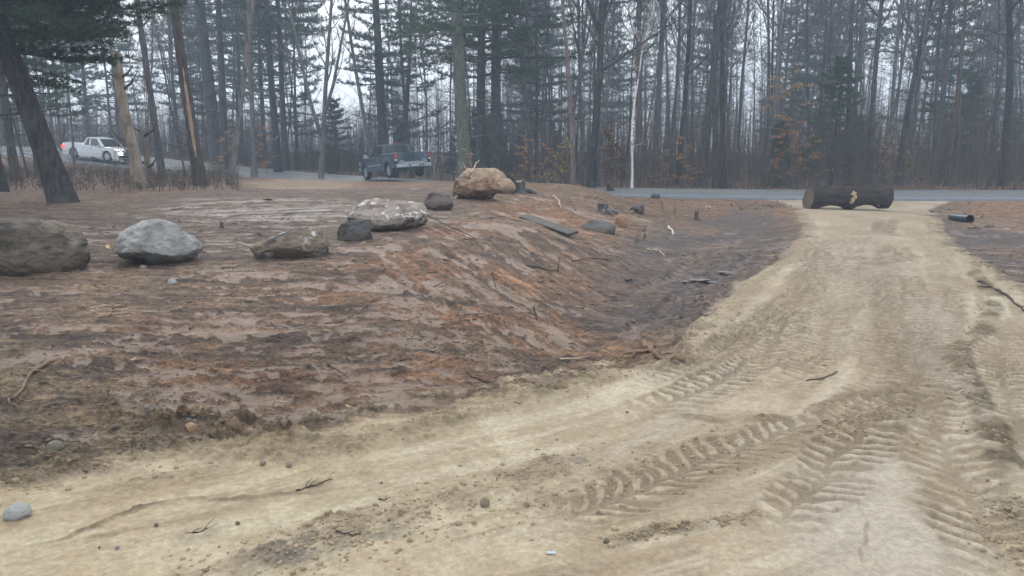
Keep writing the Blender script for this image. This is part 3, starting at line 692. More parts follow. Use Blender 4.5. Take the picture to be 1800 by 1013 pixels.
sm_pale = rockmat('stone_pale', (.30, .30, .29), (.50, .50, .48), foot=False); sm_slab = rockmat('stone_sandy', (.22, .175, .13), (.36, .30, .235), foot=False); sm_red = rockmat('stone_red', (.22, .12, .07), (.40, .24, .15), foot=False)
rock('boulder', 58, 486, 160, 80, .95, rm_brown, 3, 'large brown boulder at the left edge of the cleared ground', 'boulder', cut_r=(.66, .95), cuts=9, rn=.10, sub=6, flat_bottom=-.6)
rock('boulder', 284, 470, 134, 72, .9, rm_grey, 12, 'rounded pale grey boulder with a dark brown underside, between two brown ones', 'boulder', cuts=8, cut_r=(.74, 1), sub=6, rn=.06,
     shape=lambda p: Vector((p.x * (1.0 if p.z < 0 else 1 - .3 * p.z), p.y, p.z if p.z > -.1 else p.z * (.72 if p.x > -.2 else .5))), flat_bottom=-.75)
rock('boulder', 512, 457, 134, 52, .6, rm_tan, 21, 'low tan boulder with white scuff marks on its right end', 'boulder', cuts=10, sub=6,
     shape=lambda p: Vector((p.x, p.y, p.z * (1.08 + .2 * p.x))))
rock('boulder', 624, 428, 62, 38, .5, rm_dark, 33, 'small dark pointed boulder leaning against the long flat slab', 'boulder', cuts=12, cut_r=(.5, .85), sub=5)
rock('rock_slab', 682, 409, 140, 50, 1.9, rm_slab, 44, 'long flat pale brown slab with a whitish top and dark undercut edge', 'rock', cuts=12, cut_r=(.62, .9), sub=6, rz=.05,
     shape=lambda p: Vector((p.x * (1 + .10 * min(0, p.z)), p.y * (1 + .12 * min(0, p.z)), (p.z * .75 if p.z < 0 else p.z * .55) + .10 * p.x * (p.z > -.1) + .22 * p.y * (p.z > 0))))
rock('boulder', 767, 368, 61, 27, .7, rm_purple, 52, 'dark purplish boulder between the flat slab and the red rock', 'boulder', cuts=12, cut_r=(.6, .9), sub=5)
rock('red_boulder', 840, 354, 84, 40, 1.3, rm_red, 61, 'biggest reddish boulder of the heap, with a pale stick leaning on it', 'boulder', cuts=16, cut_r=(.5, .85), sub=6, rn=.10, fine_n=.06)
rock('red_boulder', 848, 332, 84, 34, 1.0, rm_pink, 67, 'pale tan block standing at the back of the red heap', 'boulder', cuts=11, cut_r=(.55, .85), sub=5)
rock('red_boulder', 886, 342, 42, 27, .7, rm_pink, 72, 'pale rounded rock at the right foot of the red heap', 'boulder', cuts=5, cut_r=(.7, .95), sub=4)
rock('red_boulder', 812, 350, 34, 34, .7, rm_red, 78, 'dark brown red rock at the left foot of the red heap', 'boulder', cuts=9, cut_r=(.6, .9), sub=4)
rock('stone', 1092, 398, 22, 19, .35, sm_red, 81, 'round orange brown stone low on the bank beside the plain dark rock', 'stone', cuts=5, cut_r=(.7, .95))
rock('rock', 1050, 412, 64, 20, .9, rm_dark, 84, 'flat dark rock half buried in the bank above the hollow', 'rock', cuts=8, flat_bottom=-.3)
rock('stone', 98, 797, 26, 17, .09, rockmat('rock_olive', (.14, .13, .09), (.26, .24, .17), foot=False), 90, 'olive grey stone in the brown mud at lower left', 'stone', cuts=4, sink=.01)
rock('stone', 32, 915, 40, 22, .10, sm_pale, 91, 'pale grey stone at the left edge of the sand', 'stone', cuts=6, sink=.01)
rock('stone', 852, 892, 18, 14, .06, sm_tan, 92, 'tan stone on the gravelly band, larger of the two there', 'stone', cuts=4, sink=.008)
rock('stone', 925, 893, 12, 8, .04, sm_tan, 93, 'small tan stone on the gravelly band, right of the larger one', 'stone', cuts=4, sink=.006)
rock('stone', 336, 760, 20, 13, .08, rockmat('rock_orange', (.30, .17, .09), (.5, .32, .19), foot=False), 94, 'orange tan stone in the red mud with pebbles behind', 'stone', cuts=4, sink=.01)
rock('stone', 332, 747, 14, 10, .06, sm_dark, 95, 'small grey stone just behind the orange tan stone', 'stone', cuts=4, sink=.01)
rock('stone', 508, 820, 12, 7, .05, sm_slab, 96, 'small greyish stone on the sandy lip, right one of two', 'stone', cuts=6, sink=.006)
rock('stone', 462, 818, 10, 6, .05, sm_slab, 97, 'small greyish stone on the sandy lip, left one of two', 'stone', cuts=6, sink=.006)
rock('stone', 303, 500, 14, 9, .08, sm_pale, 98, 'little pale stone below the grey boulder', 'stone', cuts=4, sink=.01)
rock('stone', 447, 455, 18, 10, .12, rockmat('rock_ochre', (.35, .26, .15), (.5, .4, .26), foot=False), 99, 'ochre stone by the left end of the tan boulder', 'stone', cuts=5, sink=.01)
rock('stone', 252, 474, 12, 7, .07, sm_tan, 100, 'small brown stone in front of the grey boulder', 'stone', cuts=4, sink=.01)
rock('stone', 1015, 818, 42, 8, .10, sm_slab, 101, 'flat sandy stone lying in the crumbly tan band', 'stone', cuts=5, sink=.015)
rock('stone', 1240, 585, 50, 14, .3, sm_tan, 102, 'muddy tan stone on the lip between hollow and sand', 'stone', cuts=6, sink=.04)
rock('clump', 1120, 376, 26, 16, .5, rm_dark, 103, 'dark clump of earth and roots on the bank top, left of the other', 'clump', cuts=4, rn=.3, fine_n=.12)
rock('clump', 1152, 350, 16, 9, .35, rm_dark, 104, 'small black clump on the verge below the road', 'clump', cuts=4, rn=.3, fine_n=.12)
peb = [rock_mesh('pebble', m_, 200 + i, (1.2, .9, .5), cuts=7, cut_r=(.5, .9), sub=2) for i, m_ in enumerate([sm_tan, sm_slab, sm_pale, sm_slab, sm_red])]
for me_ in peb: me_.polygons.foreach_set('use_smooth', [True] * len(me_.polygons))
def pebble_at(px, py, s, k):
    gx, gy = G(px, py); o = link('pebble', peb[k % 5]); o.location = (gx, gy, HG(gx, gy) - s * .12); o.scale = (s, s, s); o.rotation_euler = (0, 0, px)
    return o
for i in range(30):
    a = rng.uniform(0, 1); px = rng.uniform(230, 420) if i < 14 else (rng.uniform(60, 1250)); py = rng.uniform(715, 770) if i < 14 else rng.uniform(500, 980)
    tag(pebble_at(px, py, rng.uniform(.010, .028) * (1.4 if i < 14 else 1), i), 'small pebble lying loose on the churned ground', 'pebble', 'loose pebbles on the mud and sand')
for i in range(14):
    px = rng.uniform(1690, 1745) if i < 8 else rng.uniform(1630, 1670); py = rng.uniform(395, 402) if i < 8 else rng.uniform(366, 374)
    tag(pebble_at(px, py, rng.uniform(.06, .13), (3, 0, 2)[i % 3]), 'pale rubble stone beside the culvert pipe in the ditch', 'stone', 'rubble stones by the culvert pipe')
for i in range(16):
    px = rng.uniform(1300, 1370); py = rng.uniform(361, 372)
    tag(pebble_at(px, py, rng.uniform(.05, .12), (2, 3, 0)[i % 3]), 'pale rubble stone at the head of the dark hollow', 'stone', 'rubble stones at the head of the hollow')

# ------------------------------------------------------------------ log, pipe, plank, stumps
wood_dark = bark('log_bark', (.022, .018, .018), (.085, .068, .062), scale=(3, 14, 14), bump=.04)
wood_pale = simple('raw_wood', (.42, .30, .17), .8, noise_amt=.35, scale=9, bump=.01)
wood_old = simple('weathered_wood', (.16, .13, .105), .85, noise_amt=.4, scale=12, bump=.01)
cut_dark = simple('cut_wood_dark', (.12, .08, .06), .85, noise_amt=.4, scale=14)
gl = np.array(G(1427, 368)); gr_ = np.array(G(1568, 372)); mid = (gl + gr_) / 2; Ln = np.linalg.norm(gr_ - gl); RL = .335
a0 = math.atan2(gr_[1] - gl[1], gr_[0] - gl[0])
lg = empty('fallen_log', (mid[0] + .0, mid[1] + RL, H1(mid[0], mid[1])), a0, 'thick dark log laid across the far end of the sandy track', 'log')
mb = MB(); ns, sd = 60, 36; vv = []
for i in range(ns + 1):
    t_ = i / ns; X = (t_ - .5) * Ln
    arch = .14 * max(0, math.sin(math.pi * (t_ - .10) / .36)) ** .6 * (.10 < t_ < .46) + .14 * max(0, math.sin(math.pi * (t_ - .54) / .33)) ** .6 * (.54 < t_ < .87)
    for k in range(sd):
        q = 2 * math.pi * k / sd; r_ = RL * (1.03 - .07 * t_) * (1 + .02 * mnoise.noise(Vector((X * 9, k * 1.7, 0))) + .05 * mnoise.fractal(Vector((X * 1.5, math.cos(q) * 1.5, math.sin(q) * 1.5)), 1, 2, 4) + .07 * mnoise.fractal(Vector((X * 2, math.cos(q) * 9, math.sin(q) * 9)), 1, 2, 3))
        z_ = r_ * math.sin(q); yy = r_ * math.cos(q)
        low = max(0, -math.sin(q)) ** 2; z_ += low * arch
        vv.append((X + (.05 * math.sin(q) if i in (0, ns) else 0), yy, z_ + RL * .97))
f_ = [(i * sd + k, i * sd + (k + 1) % sd, (i + 1) * sd + (k + 1) % sd, (i + 1) * sd + k) for i in range(ns) for k in range(sd)]
mb.add(vv, f_); mb.build('bark', wood_dark, lg, True)
for s_, i in ((-1, 0), (1, ns)):
    ring = vv[i * sd:(i + 1) * sd]; c_ = tuple(np.mean(ring, axis=0)); m2 = MB(); m2.add([c_] + ring, [(0, 1 + k, 1 + (k + 1) % sd) for k in range(sd)]); m2.build('cut_end', cut_dark, lg)
kn = MB()
for (kx, kz, kr) in ((.0, .47, .085), (.03, .38, .06), (-.04, .29, .07), (-.07, .22, .045)):
    n = 12; yo = -math.sqrt(max(.001, RL ** 2 - (kz - RL) ** 2)) - .012
    kn.add([(kx, yo - .012, kz)] + [(kx + kr * math.cos(2 * math.pi * q / n) * (1 + .3 * math.sin(q * 2.3)), yo + .02 * abs(math.cos(q)) , kz + kr * math.sin(2 * math.pi * q / n) * (1 + .25 * math.cos(q * 1.9))) for q in range(n)], [(0, 1 + q, 1 + (q + 1) % n) for q in range(n)])
tag(kn.build('knot_scar', wood_pale, lg), 'pale torn wood where a limb came off')
kn = MB()
for kx, kz, kr in ((-Ln * .4, .36, .06), (-Ln * .34, .33, .05), (Ln * .33, .12, .05)):
    n = 10; yo = -math.sqrt(max(.001, RL ** 2 - (kz - RL) ** 2)) - .01
    kn.add([(kx, yo, kz)] + [(kx + kr * math.cos(2 * math.pi * q / n), yo + .03, kz + kr * .6 * math.sin(2 * math.pi * q / n)) for q in range(n)], [(0, 1 + q, 1 + (q + 1) % n) for q in range(n)])
kn.build('bark_scar', simple('bark_scar', (.17, .10, .065), .9), lg)

# culvert pipe: corrugated black plastic, open end to the right
pc = simple('black_plastic', (.028, .042, .052), .35, noise_amt=.3)
g1 = P3(1662, 384); g2 = P3(1704, 391); ax = Vector((g2.x - g1.x, g2.y - g1.y, 0)).normalized()
pr = empty('culvert_pipe', (g2.x, g2.y, g2.z - .04), math.atan2(ax.y, ax.x), 'black plastic culvert pipe sticking out of the ditch bank right of the log', 'pipe')
mb = MB(); n = 24; Lp = .60; rp = .095
mb.tube([(-Lp + Lp * i / n, 0, rp + .02) for i in range(n + 1)], [rp + .012 * (i % 2) for i in range(n + 1)], 20, caps=False); mb.build('barrel', pc, pr, True)
mb = MB(); mb.tube([(-.6, 0, rp + .02), (0.01, 0, rp + .02)], [rp - .012, rp - .012], 20, caps=False); mb.build('bore', simple('pipe_inside', (.008, .008, .009), .5), pr, True)
mb = MB(); mb.tube([(-.03, 0, rp + .02), (.012, 0, rp + .02)], [rp + .022, rp + .022], 20, caps=False); mb.build('rim', pc, pr, True)

# old plank
p1, p2 = P3(916, 386), P3(1003, 418)
dv_ = (p2 - p1); L_ = dv_.length; u_ = dv_.normalized(); s_ = Vector((-u_.y, u_.x, 0)).normalized(); n_ = u_.cross(s_)
if n_.z < 0: n_ = -n_
mb = MB(); mb.box((0, 0, 0), (L_, .20, .05)); o = mb.build('plank', simple('wet_plank', (.048, .040, .036), .7, noise_amt=.4, scale=9, bump=.01))
o.matrix_world = Matrix.Translation((p1 + p2) / 2 + n_ * .07 + s_ * .05) @ Matrix((u_, s_, n_)).transposed().to_4x4() @ Matrix.Rotation(.25, 4, 'X')
bv = o.modifiers.new('bevel', 'BEVEL'); bv.width = .01; bv.segments = 2
tag(o, 'dark wet plank lying down the bank between the red heap and the hollow', 'plank')

def stump(px, py, wpx, hpx, label, mat=None, splinter=True, seed=1):
    g = P3(px, py); s = g.length / F; r_ = wpx * s / 2; hh = hpx * s
    e = empty('tree_stump', g, 0, label, 'stump'); mb = MB(); rs = random.Random(seed); sd = 14; vv = []
    for i in range(7):
        t_ = i / 6
        for k in range(sd):
            q = 2 * math.pi * k / sd; rr_ = r_ * (1.5 - .55 * min(1, t_ * 2)) * (1 + .12 * math.sin(3 * q + seed) + rs.uniform(-.05, .05))
            top = hh * t_ + (hh * rs.uniform(-.1, .35) * (i == 6) * splinter)
            vv.append((rr_ * math.cos(q), rr_ * math.sin(q), top - .08))
    mb.add(vv, [(i * sd + k, i * sd + (k + 1) % sd, (i + 1) * sd + (k + 1) % sd, (i + 1) * sd + k) for i in range(6) for k in range(sd)]); mb.build('bark', mat or bark_dark, e, True)
    ring = vv[6 * sd:]; c_ = tuple(np.mean(ring, axis=0) - np.array([0, 0, .03])); m2 = MB(); m2.add([c_] + ring, [(0, 1 + k, 1 + (k + 1) % sd) for k in range(sd)]); m2.build('cut_top', wood_old, e)
    m3 = MB()
    for k in range(5):
        q = 2 * math.pi * (k + rs.random()) / 5; m3.tube([(0, 0, .03), (r_ * 1.5 * math.cos(q), r_ * 1.5 * math.sin(q), .03), (r_ * 2.6 * math.cos(q), r_ * 2.6 * math.sin(q), -.06)], [r_ * .4, r_ * .3, r_ * .12], 6)
    m3.build('root', mat or bark_dark, e, True); return e
bark_dark = bark('bark_dark', (.028, .027, .027), (.095, .088, .082), lichen=(.14, .16, .13), lam=.35)
bark_grey = bark('bark_grey', (.07, .066, .064), (.20, .19, .185), lichen=(.17, .19, .16), lam=.5)
bark_mid = bark('bark_mid', (.035, .028, .024), (.11, .088, .074))
bark_brown = bark('bark_brown', (.06, .04, .03), (.16, .115, .09))
bark_snag = bark('bark_snag', (.15, .12, .09), (.33, .27, .215), lichen=(.10, .07, .05), lam=.8)
bark_birch = bark('bark_birch', (.30, .29, .28), (.72, .71, .69), lichen=(.05, .045, .04), lam=.7, scale=(6, 6, 22), bump=.005)
bark_lichen = bark('bark_lichen', (.10, .11, .08), (.26, .28, .21))
stump(1072, 340, 14, 16, 'splintered brown stump on the bank top in front of the road', bark_brown, seed=2)
stump(1061, 372, 20, 20, 'grey stump on the bank below the splintered one', bark_grey, seed=5, splinter=False)
stump(1224, 388, 7, 18, 'thin broken brown stump in the hollow near the green sprigs', bark_brown, seed=8)
stump(390, 402, 5, 16, 'short black stub standing in the mud behind the grey boulder', bark_dark, seed=9)
stump(912, 338, 26, 20, 'dark shaggy root ball at the right end of the red heap', bark_dark, seed=11)
print('rocks', time.time() - T0)

# ------------------------------------------------------------------ sticks
tw_dark = simple('twig_dark', (.05, .035, .025), .8, noise_amt=.4, scale=20)
tw_brown = simple('twig_brown', (.16, .095, .055), .8, noise_amt=.4, scale=20)
tw_pale = simple('twig_pale', (.42, .33, .22), .8, noise_amt=.3, scale=20)
tw_white = simple('twig_white', (.6, .55, .46), .8, noise_amt=.2, scale=20)
def stick(pts, r, mat, label, name='branch', cat='branch', lifts=None, forks=2, taper=.45, group=None):
    Q = [P3(*p) for p in pts]; Q = [Vector((q.x, q.y, HG(q.x, q.y) + r * .8 + (lifts[i] if lifts else 0))) for i, q in enumerate(Q)]
    o0 = Q[0].copy(); mb = MB(); C_ = catmull([tuple(q - o0) for q in Q], 4); n = len(C_)
    C_ += rng.normal(0, r * .5, C_.shape); rd = np.linspace(r, r * taper, n)
    mb.tube(C_, rd, 7, wob=.15)
    for k in range(forks):
        i = int(n * rng.uniform(.25, .85)); v = C_[min(i + 1, n - 1)] - C_[i - 1]; v = v / (np.linalg.norm(v) + 1e-6)
        s = np.cross(v, (0, 0, 1)) * rng.choice([-1, 1]); l = r * rng.uniform(8, 16)
        mb.tube([C_[i], C_[i] + (v * .5 + s * .5 + (0, 0, .10)) * l, C_[i] + (v * 1.1 + s * .7 + (0, 0, .12)) * l], [rd[i] * .6, rd[i] * .4, rd[i] * .2], 5)
    o = mb.build(name, mat, None, True, loc=o0); return tag(o, label, cat, group)
stick([(104, 636), (62, 662), (40, 690), (20, 716)], .016, tw_brown, 'curved brown root lying in the mud at the left edge', 'root', 'root')
stick([(801, 350), (822, 340), (838, 322), (845, 300)], .03, tw_pale, 'pale bent stick leaning on the biggest red boulder', lifts=[0, .25, .55, .95], forks=1)
stick([(1130, 608), (1150, 622), (1156, 640), (1194, 644)], .035, tw_brown, 'thick reddish root at the lip of the sand, bent at a right angle', 'root', 'root', forks=2)
stick([(1416, 671), (1450, 668), (1470, 655), (1455, 645), (1430, 638)], .006, tw_dark, 'dark hooked twig lying on the open sand', 'twig', 'twig', forks=1)
stick([(1722, 498), (1748, 512), (1775, 530), (1805, 556)], .020, tw_dark, 'dark branch lying off the right edge of the track', forks=2)
stick([(752, 380), (790, 402), (835, 425)], .012, tw_dark, 'long thin dark branch running down from the flat slab', forks=3)
stick([(1138, 440), (1156, 444), (1168, 452)], .02, tw_pale, 'pale curved stick at the foot of the bank', 'branch', forks=0)
stick([(1175, 400), (1182, 406), (1184, 413)], .03, tw_white, 'short white stick standing out on the bank of the hollow', 'branch', forks=0)
stick([(570, 640), (590, 652), (607, 662)], .008, tw_dark, 'straight dark stick in the red mud', forks=0)
stick([(820, 662), (845, 672), (868, 680)], .009, tw_dark, 'dark reddish stick over the wet clay patch', forks=1)
stick([(866, 508), (869, 508), (872, 508)], .008, tw_dark, 'dark twig stuck upright in the orange patch', 'twig', 'twig', lifts=[.20, .1, -.02], forks=1)
stick([(938, 570), (941, 570), (944, 570)], .008, tw_dark, 'short dark twig standing in the bank, left one of a close pair', 'twig', 'twig', lifts=[.13, .07, -.02], forks=0)
stick([(948, 560), (958, 570), (964, 580)], .007, tw_dark, 'short dark twig standing in the bank, right one of a close pair', 'twig', 'twig', lifts=[.08, .04, 0], forks=1)
stick([(980, 478), (981, 478), (984, 478)], .010, tw_dark, 'thin dark sprout standing on the slope above the pair', 'twig', 'twig', lifts=[0, .1, .2], forks=1)
stick([(925, 467), (960, 474), (985, 480)], .012, tw_dark, 'dark branch lying across the slope', forks=2)
stick([(520, 862), (545, 855), (585, 842)], .0055, tw_dark, 'dark ragged twig bundle on the smooth sand', 'twig', 'twig', forks=4)
stick([(325, 938), (350, 932), (365, 928)], .0045, tw_dark, 'small dark twig pressed in the sand near the bottom left', 'twig', 'twig', forks=5)
stick([(665, 872), (675, 877), (680, 874)], .004, tw_dark, 'tiny black twig on the smooth sand', 'twig', 'twig', forks=2)
stick([(590, 945), (620, 946), (636, 944)], .005, tw_dark, 'thin dark twig on the grey gravel', 'twig', 'twig', forks=2)
stick([(971, 358), (980, 362), (988, 371)], .03, tw_pale, 'pale curved root end on the mound above the plank', 'root', 'root', lifts=[.1, .12, 0], forks=0)
stick([(1000, 358), (1008, 365), (1012, 372)], .025, tw_brown, 'brown curved root end on the mound right of the pale one', 'root', 'root', lifts=[.1, .1, 0], forks=0)
stick([(985, 632), (1010, 634), (1035, 634)], .008, tw_pale, 'straight pale yellow stick in the red mud', forks=0)
stick([(1100, 495), (1106, 494), (1112, 493)], .018, tw_dark, 'black chunk of wood in the hollow', 'branch', forks=0)
stick([(660, 530), (600, 560), (540, 568)], .008, tw_brown, 'thin brown root lying on the slick mud', 'root', 'root', forks=1)
stick([(152, 548), (185, 543), (215, 541)], .009, tw_pale, 'pale stick flat in the mud below the brown boulder', forks=0)
stick([(198, 478), (215, 473), (222, 470)], .008, tw_brown, 'short brown stick between the two left boulders', forks=0)
for i in range(95):
    px = rng.uniform(0, 1120); py = rng.uniform(352, 720) if px < 1000 else rng.uniform(380, 600)
    if px > 500 and py > 700 - (px - 500) * .08: py = 560
    g = P3(px, py); s = g.length / F * (1 + .3 * rng.random()); l = rng.uniform(10, 34); a = rng.uniform(-.5, .7); q = (px + l * math.cos(a), py + l * math.sin(a) * .45)
    m_ = [tw_dark, tw_brown, tw_dark, tw_pale][i % 4]
    stick([(px, py), q], min(.012, max(.004, s * .9)), m_, ['dark twig scattered on the churned mud', 'brown root bit scattered on the churned mud', 'dark twig scattered on the churned mud', 'pale twig scattered on the churned mud'][i % 4],
          'twig', 'twig', lifts=[0, rng.uniform(0, .03)], forks=int(rng.integers(0, 3)), group='twigs scattered on the churned mud')
# bright splinters of fresh wood
chips = [(470, 354, 24), (870, 352, 10), (590, 475, 14), (275, 447, 10), (822, 420, 8), (612, 728, 10), (300, 462, 10), (235, 640, 10), (518, 410, 8), (190, 437, 16), (240, 441, 12), (665, 440, 8), (690, 412, 10), (946, 372, 8), (640, 430, 7), (1113, 374, 8), (818, 373, 12), (775, 500, 9), (1075, 523, 9), (620, 460, 12),
         (330, 362, 8), (560, 472, 7), (905, 360, 9), (1010, 400, 7), (745, 445, 7), (708, 465, 6), (430, 385, 8)]
for px, py, l in chips:
    g = P3(px, py); L_ = l * g.length / F; mb = MB(); mb.box((0, 0, 0), (L_, L_ * .28, .012)); v = mb.v[0]; v += rng.normal(0, L_ * .05, v.shape) * (1, 1, .2)
    o = mb.build('wood_chip', wood_pale if l != 8 else tw_white, loc=(g.x, g.y, HG(g.x, g.y) + .012)); o.rotation_euler = (rng.uniform(-.3, .3), rng.uniform(-.4, .4), rng.uniform(-1, 1))
    tag(o, 'fresh pale wood splinter lying on the mud', 'wood chip', 'pale wood splinters on the mud')
# litter: a scrap of plastic and a white cup far off
for px, py, l, lab in [(968, 974, 18, 'crumpled clear blue scrap of plastic on the sand at the bottom'), (1245, 367, 9, 'white scrap of litter on the verge below the road'), (1206, 381, 7, 'white scrap of litter near the broken brown stump'), (1768, 404, 8, 'white scrap of litter on the ditch bank at right')]:
    g = P3(px, py); L_ = l * g.length / F; mb = MB(); n = 6; V_ = [(L_ * (i / n - .5), L_ * .4 * (j / n - .5), rng.uniform(0, L_ * .22)) for i in range(n + 1) for j in range(n + 1)]
    mb.add(V_, [(i * (n + 1) + j, (i + 1) * (n + 1) + j, (i + 1) * (n + 1) + j + 1, i * (n + 1) + j + 1) for i in range(n) for j in range(n)])
    tag(mb.build('litter_scrap', simple('scrap', (.55, .62, .66), .3) if l == 18 else tw_white, loc=(g.x, g.y, HG(g.x, g.y) + .005)), lab, 'litter')

# crumbs and clods of earth lying loose: nobody could count them
def scatter_clods(name, regions, n, mat, smin, smax, off_sand=False):
    ico = bmesh.new(); bmesh.ops.create_icosphere(ico, subdivisions=1, radius=1); iv = np.array([v.co for v in ico.verts]); fi = np.array([[v.index for v in f.verts] for f in ico.faces]); ico.free()
    VV, FF, k = [], [], 0
    for _ in range(n):
        pts, wd = regions[int(rng.integers(len(regions)))]; i = int(rng.integers(len(pts) - 1)); t_ = rng.random()
        gx = pts[i][0] * (1 - t_) + pts[i + 1][0] * t_ + rng.normal(0, wd); gy = pts[i][1] * (1 - t_) + pts[i + 1][1] * t_ + rng.normal(0, wd)
        if off_sand and sand_at(gx, gy) > .3: continue
        s = smin * (smax / smin) ** (rng.random() ** 2.2); v = iv * (s * rng.uniform(.6, 1.4, 3) * ((1.7, .7, .45) if off_sand else (1, 1, .8))) * (1 + rng.uniform(-.35, .35, (len(iv), 1)))
        an = rng.uniform(-.7, .7); v = np.c_[v[:, 0] * math.cos(an) - v[:, 1] * math.sin(an), v[:, 0] * math.sin(an) + v[:, 1] * math.cos(an), v[:, 2]]
        v = v + (gx, gy, HG(gx, gy) + s * .1); VV.append(v); FF.append(fi + k); k += len(iv)
    o = link(name, tris_mesh(name, np.concatenate(VV), np.concatenate(FF), mat)); tag(o, kind='stuff'); return o
cb = simple('clod_brown', (.15, .105, .070), .95, noise_amt=.5, scale=5); cs = simple('clod_sand', (.30, .235, .15), .95, noise_amt=.35, scale=6); cd = simple('clod_dark', (.11, .075, .058), .9, noise_amt=.5, scale=4)
o = scatter_clods('sand_crumbs', [(GP(p, 3), w_) for p, w_ in [([(0, 860), (330, 805), (640, 770), (930, 695), (1150, 650)], .10), ([(480, 985), (720, 885), (1000, 805)], .13), ([(1060, 950), (1335, 904)], .025), ([(1190, 640), (1290, 540), (1400, 445)], .15),
    ([(1736, 510), (1708, 600), (1694, 690), (1752, 790)], .07), ([(330, 1020), (600, 950), (800, 905)], .12), ([(1440, 765), (1600, 720)], .12), ([(900, 900), (1330, 770)], .14), ([(1760, 870), (1800, 1000)], .1)]], 4200, cs, .003, .016)
tag(o, 'loose crumbs of sand and gravel along the wheel marks', 'gravel')
o = scatter_clods('mud_clods', [(GP(p, 3), w_) for p, w_ in [([(0, 830), (200, 790), (420, 760), (640, 740)], .35), ([(0, 700), (200, 660), (500, 650)], .5), ([(600, 600), (900, 640), (1000, 650)], .35), ([(300, 560), (700, 540), (900, 560)], .8), ([(0, 500), (600, 490)], .6)]], 4200, cb, .004, .018, True)
tag(o, 'brown clods of earth strewn over the scraped mud', 'soil')
o = scatter_clods('dark_clods', [(GP(p, 3), w_) for p, w_ in [([(1050, 600), (1120, 520), (1200, 440)], .9), ([(1250, 560), (1380, 440)], .5), ([(640, 470), (900, 400), (1040, 370)], 1.0), ([(100, 420), (500, 390)], 1.2), ([(1700, 440), (1800, 500)], .5), ([(1040, 345), (1100, 370), (1160, 380)], .35)]], 3200, cd, .006, .028, True)
tag(o, 'dark clods of earth in the hollow and along the bank', 'soil')
print('clods', time.time() - T0)

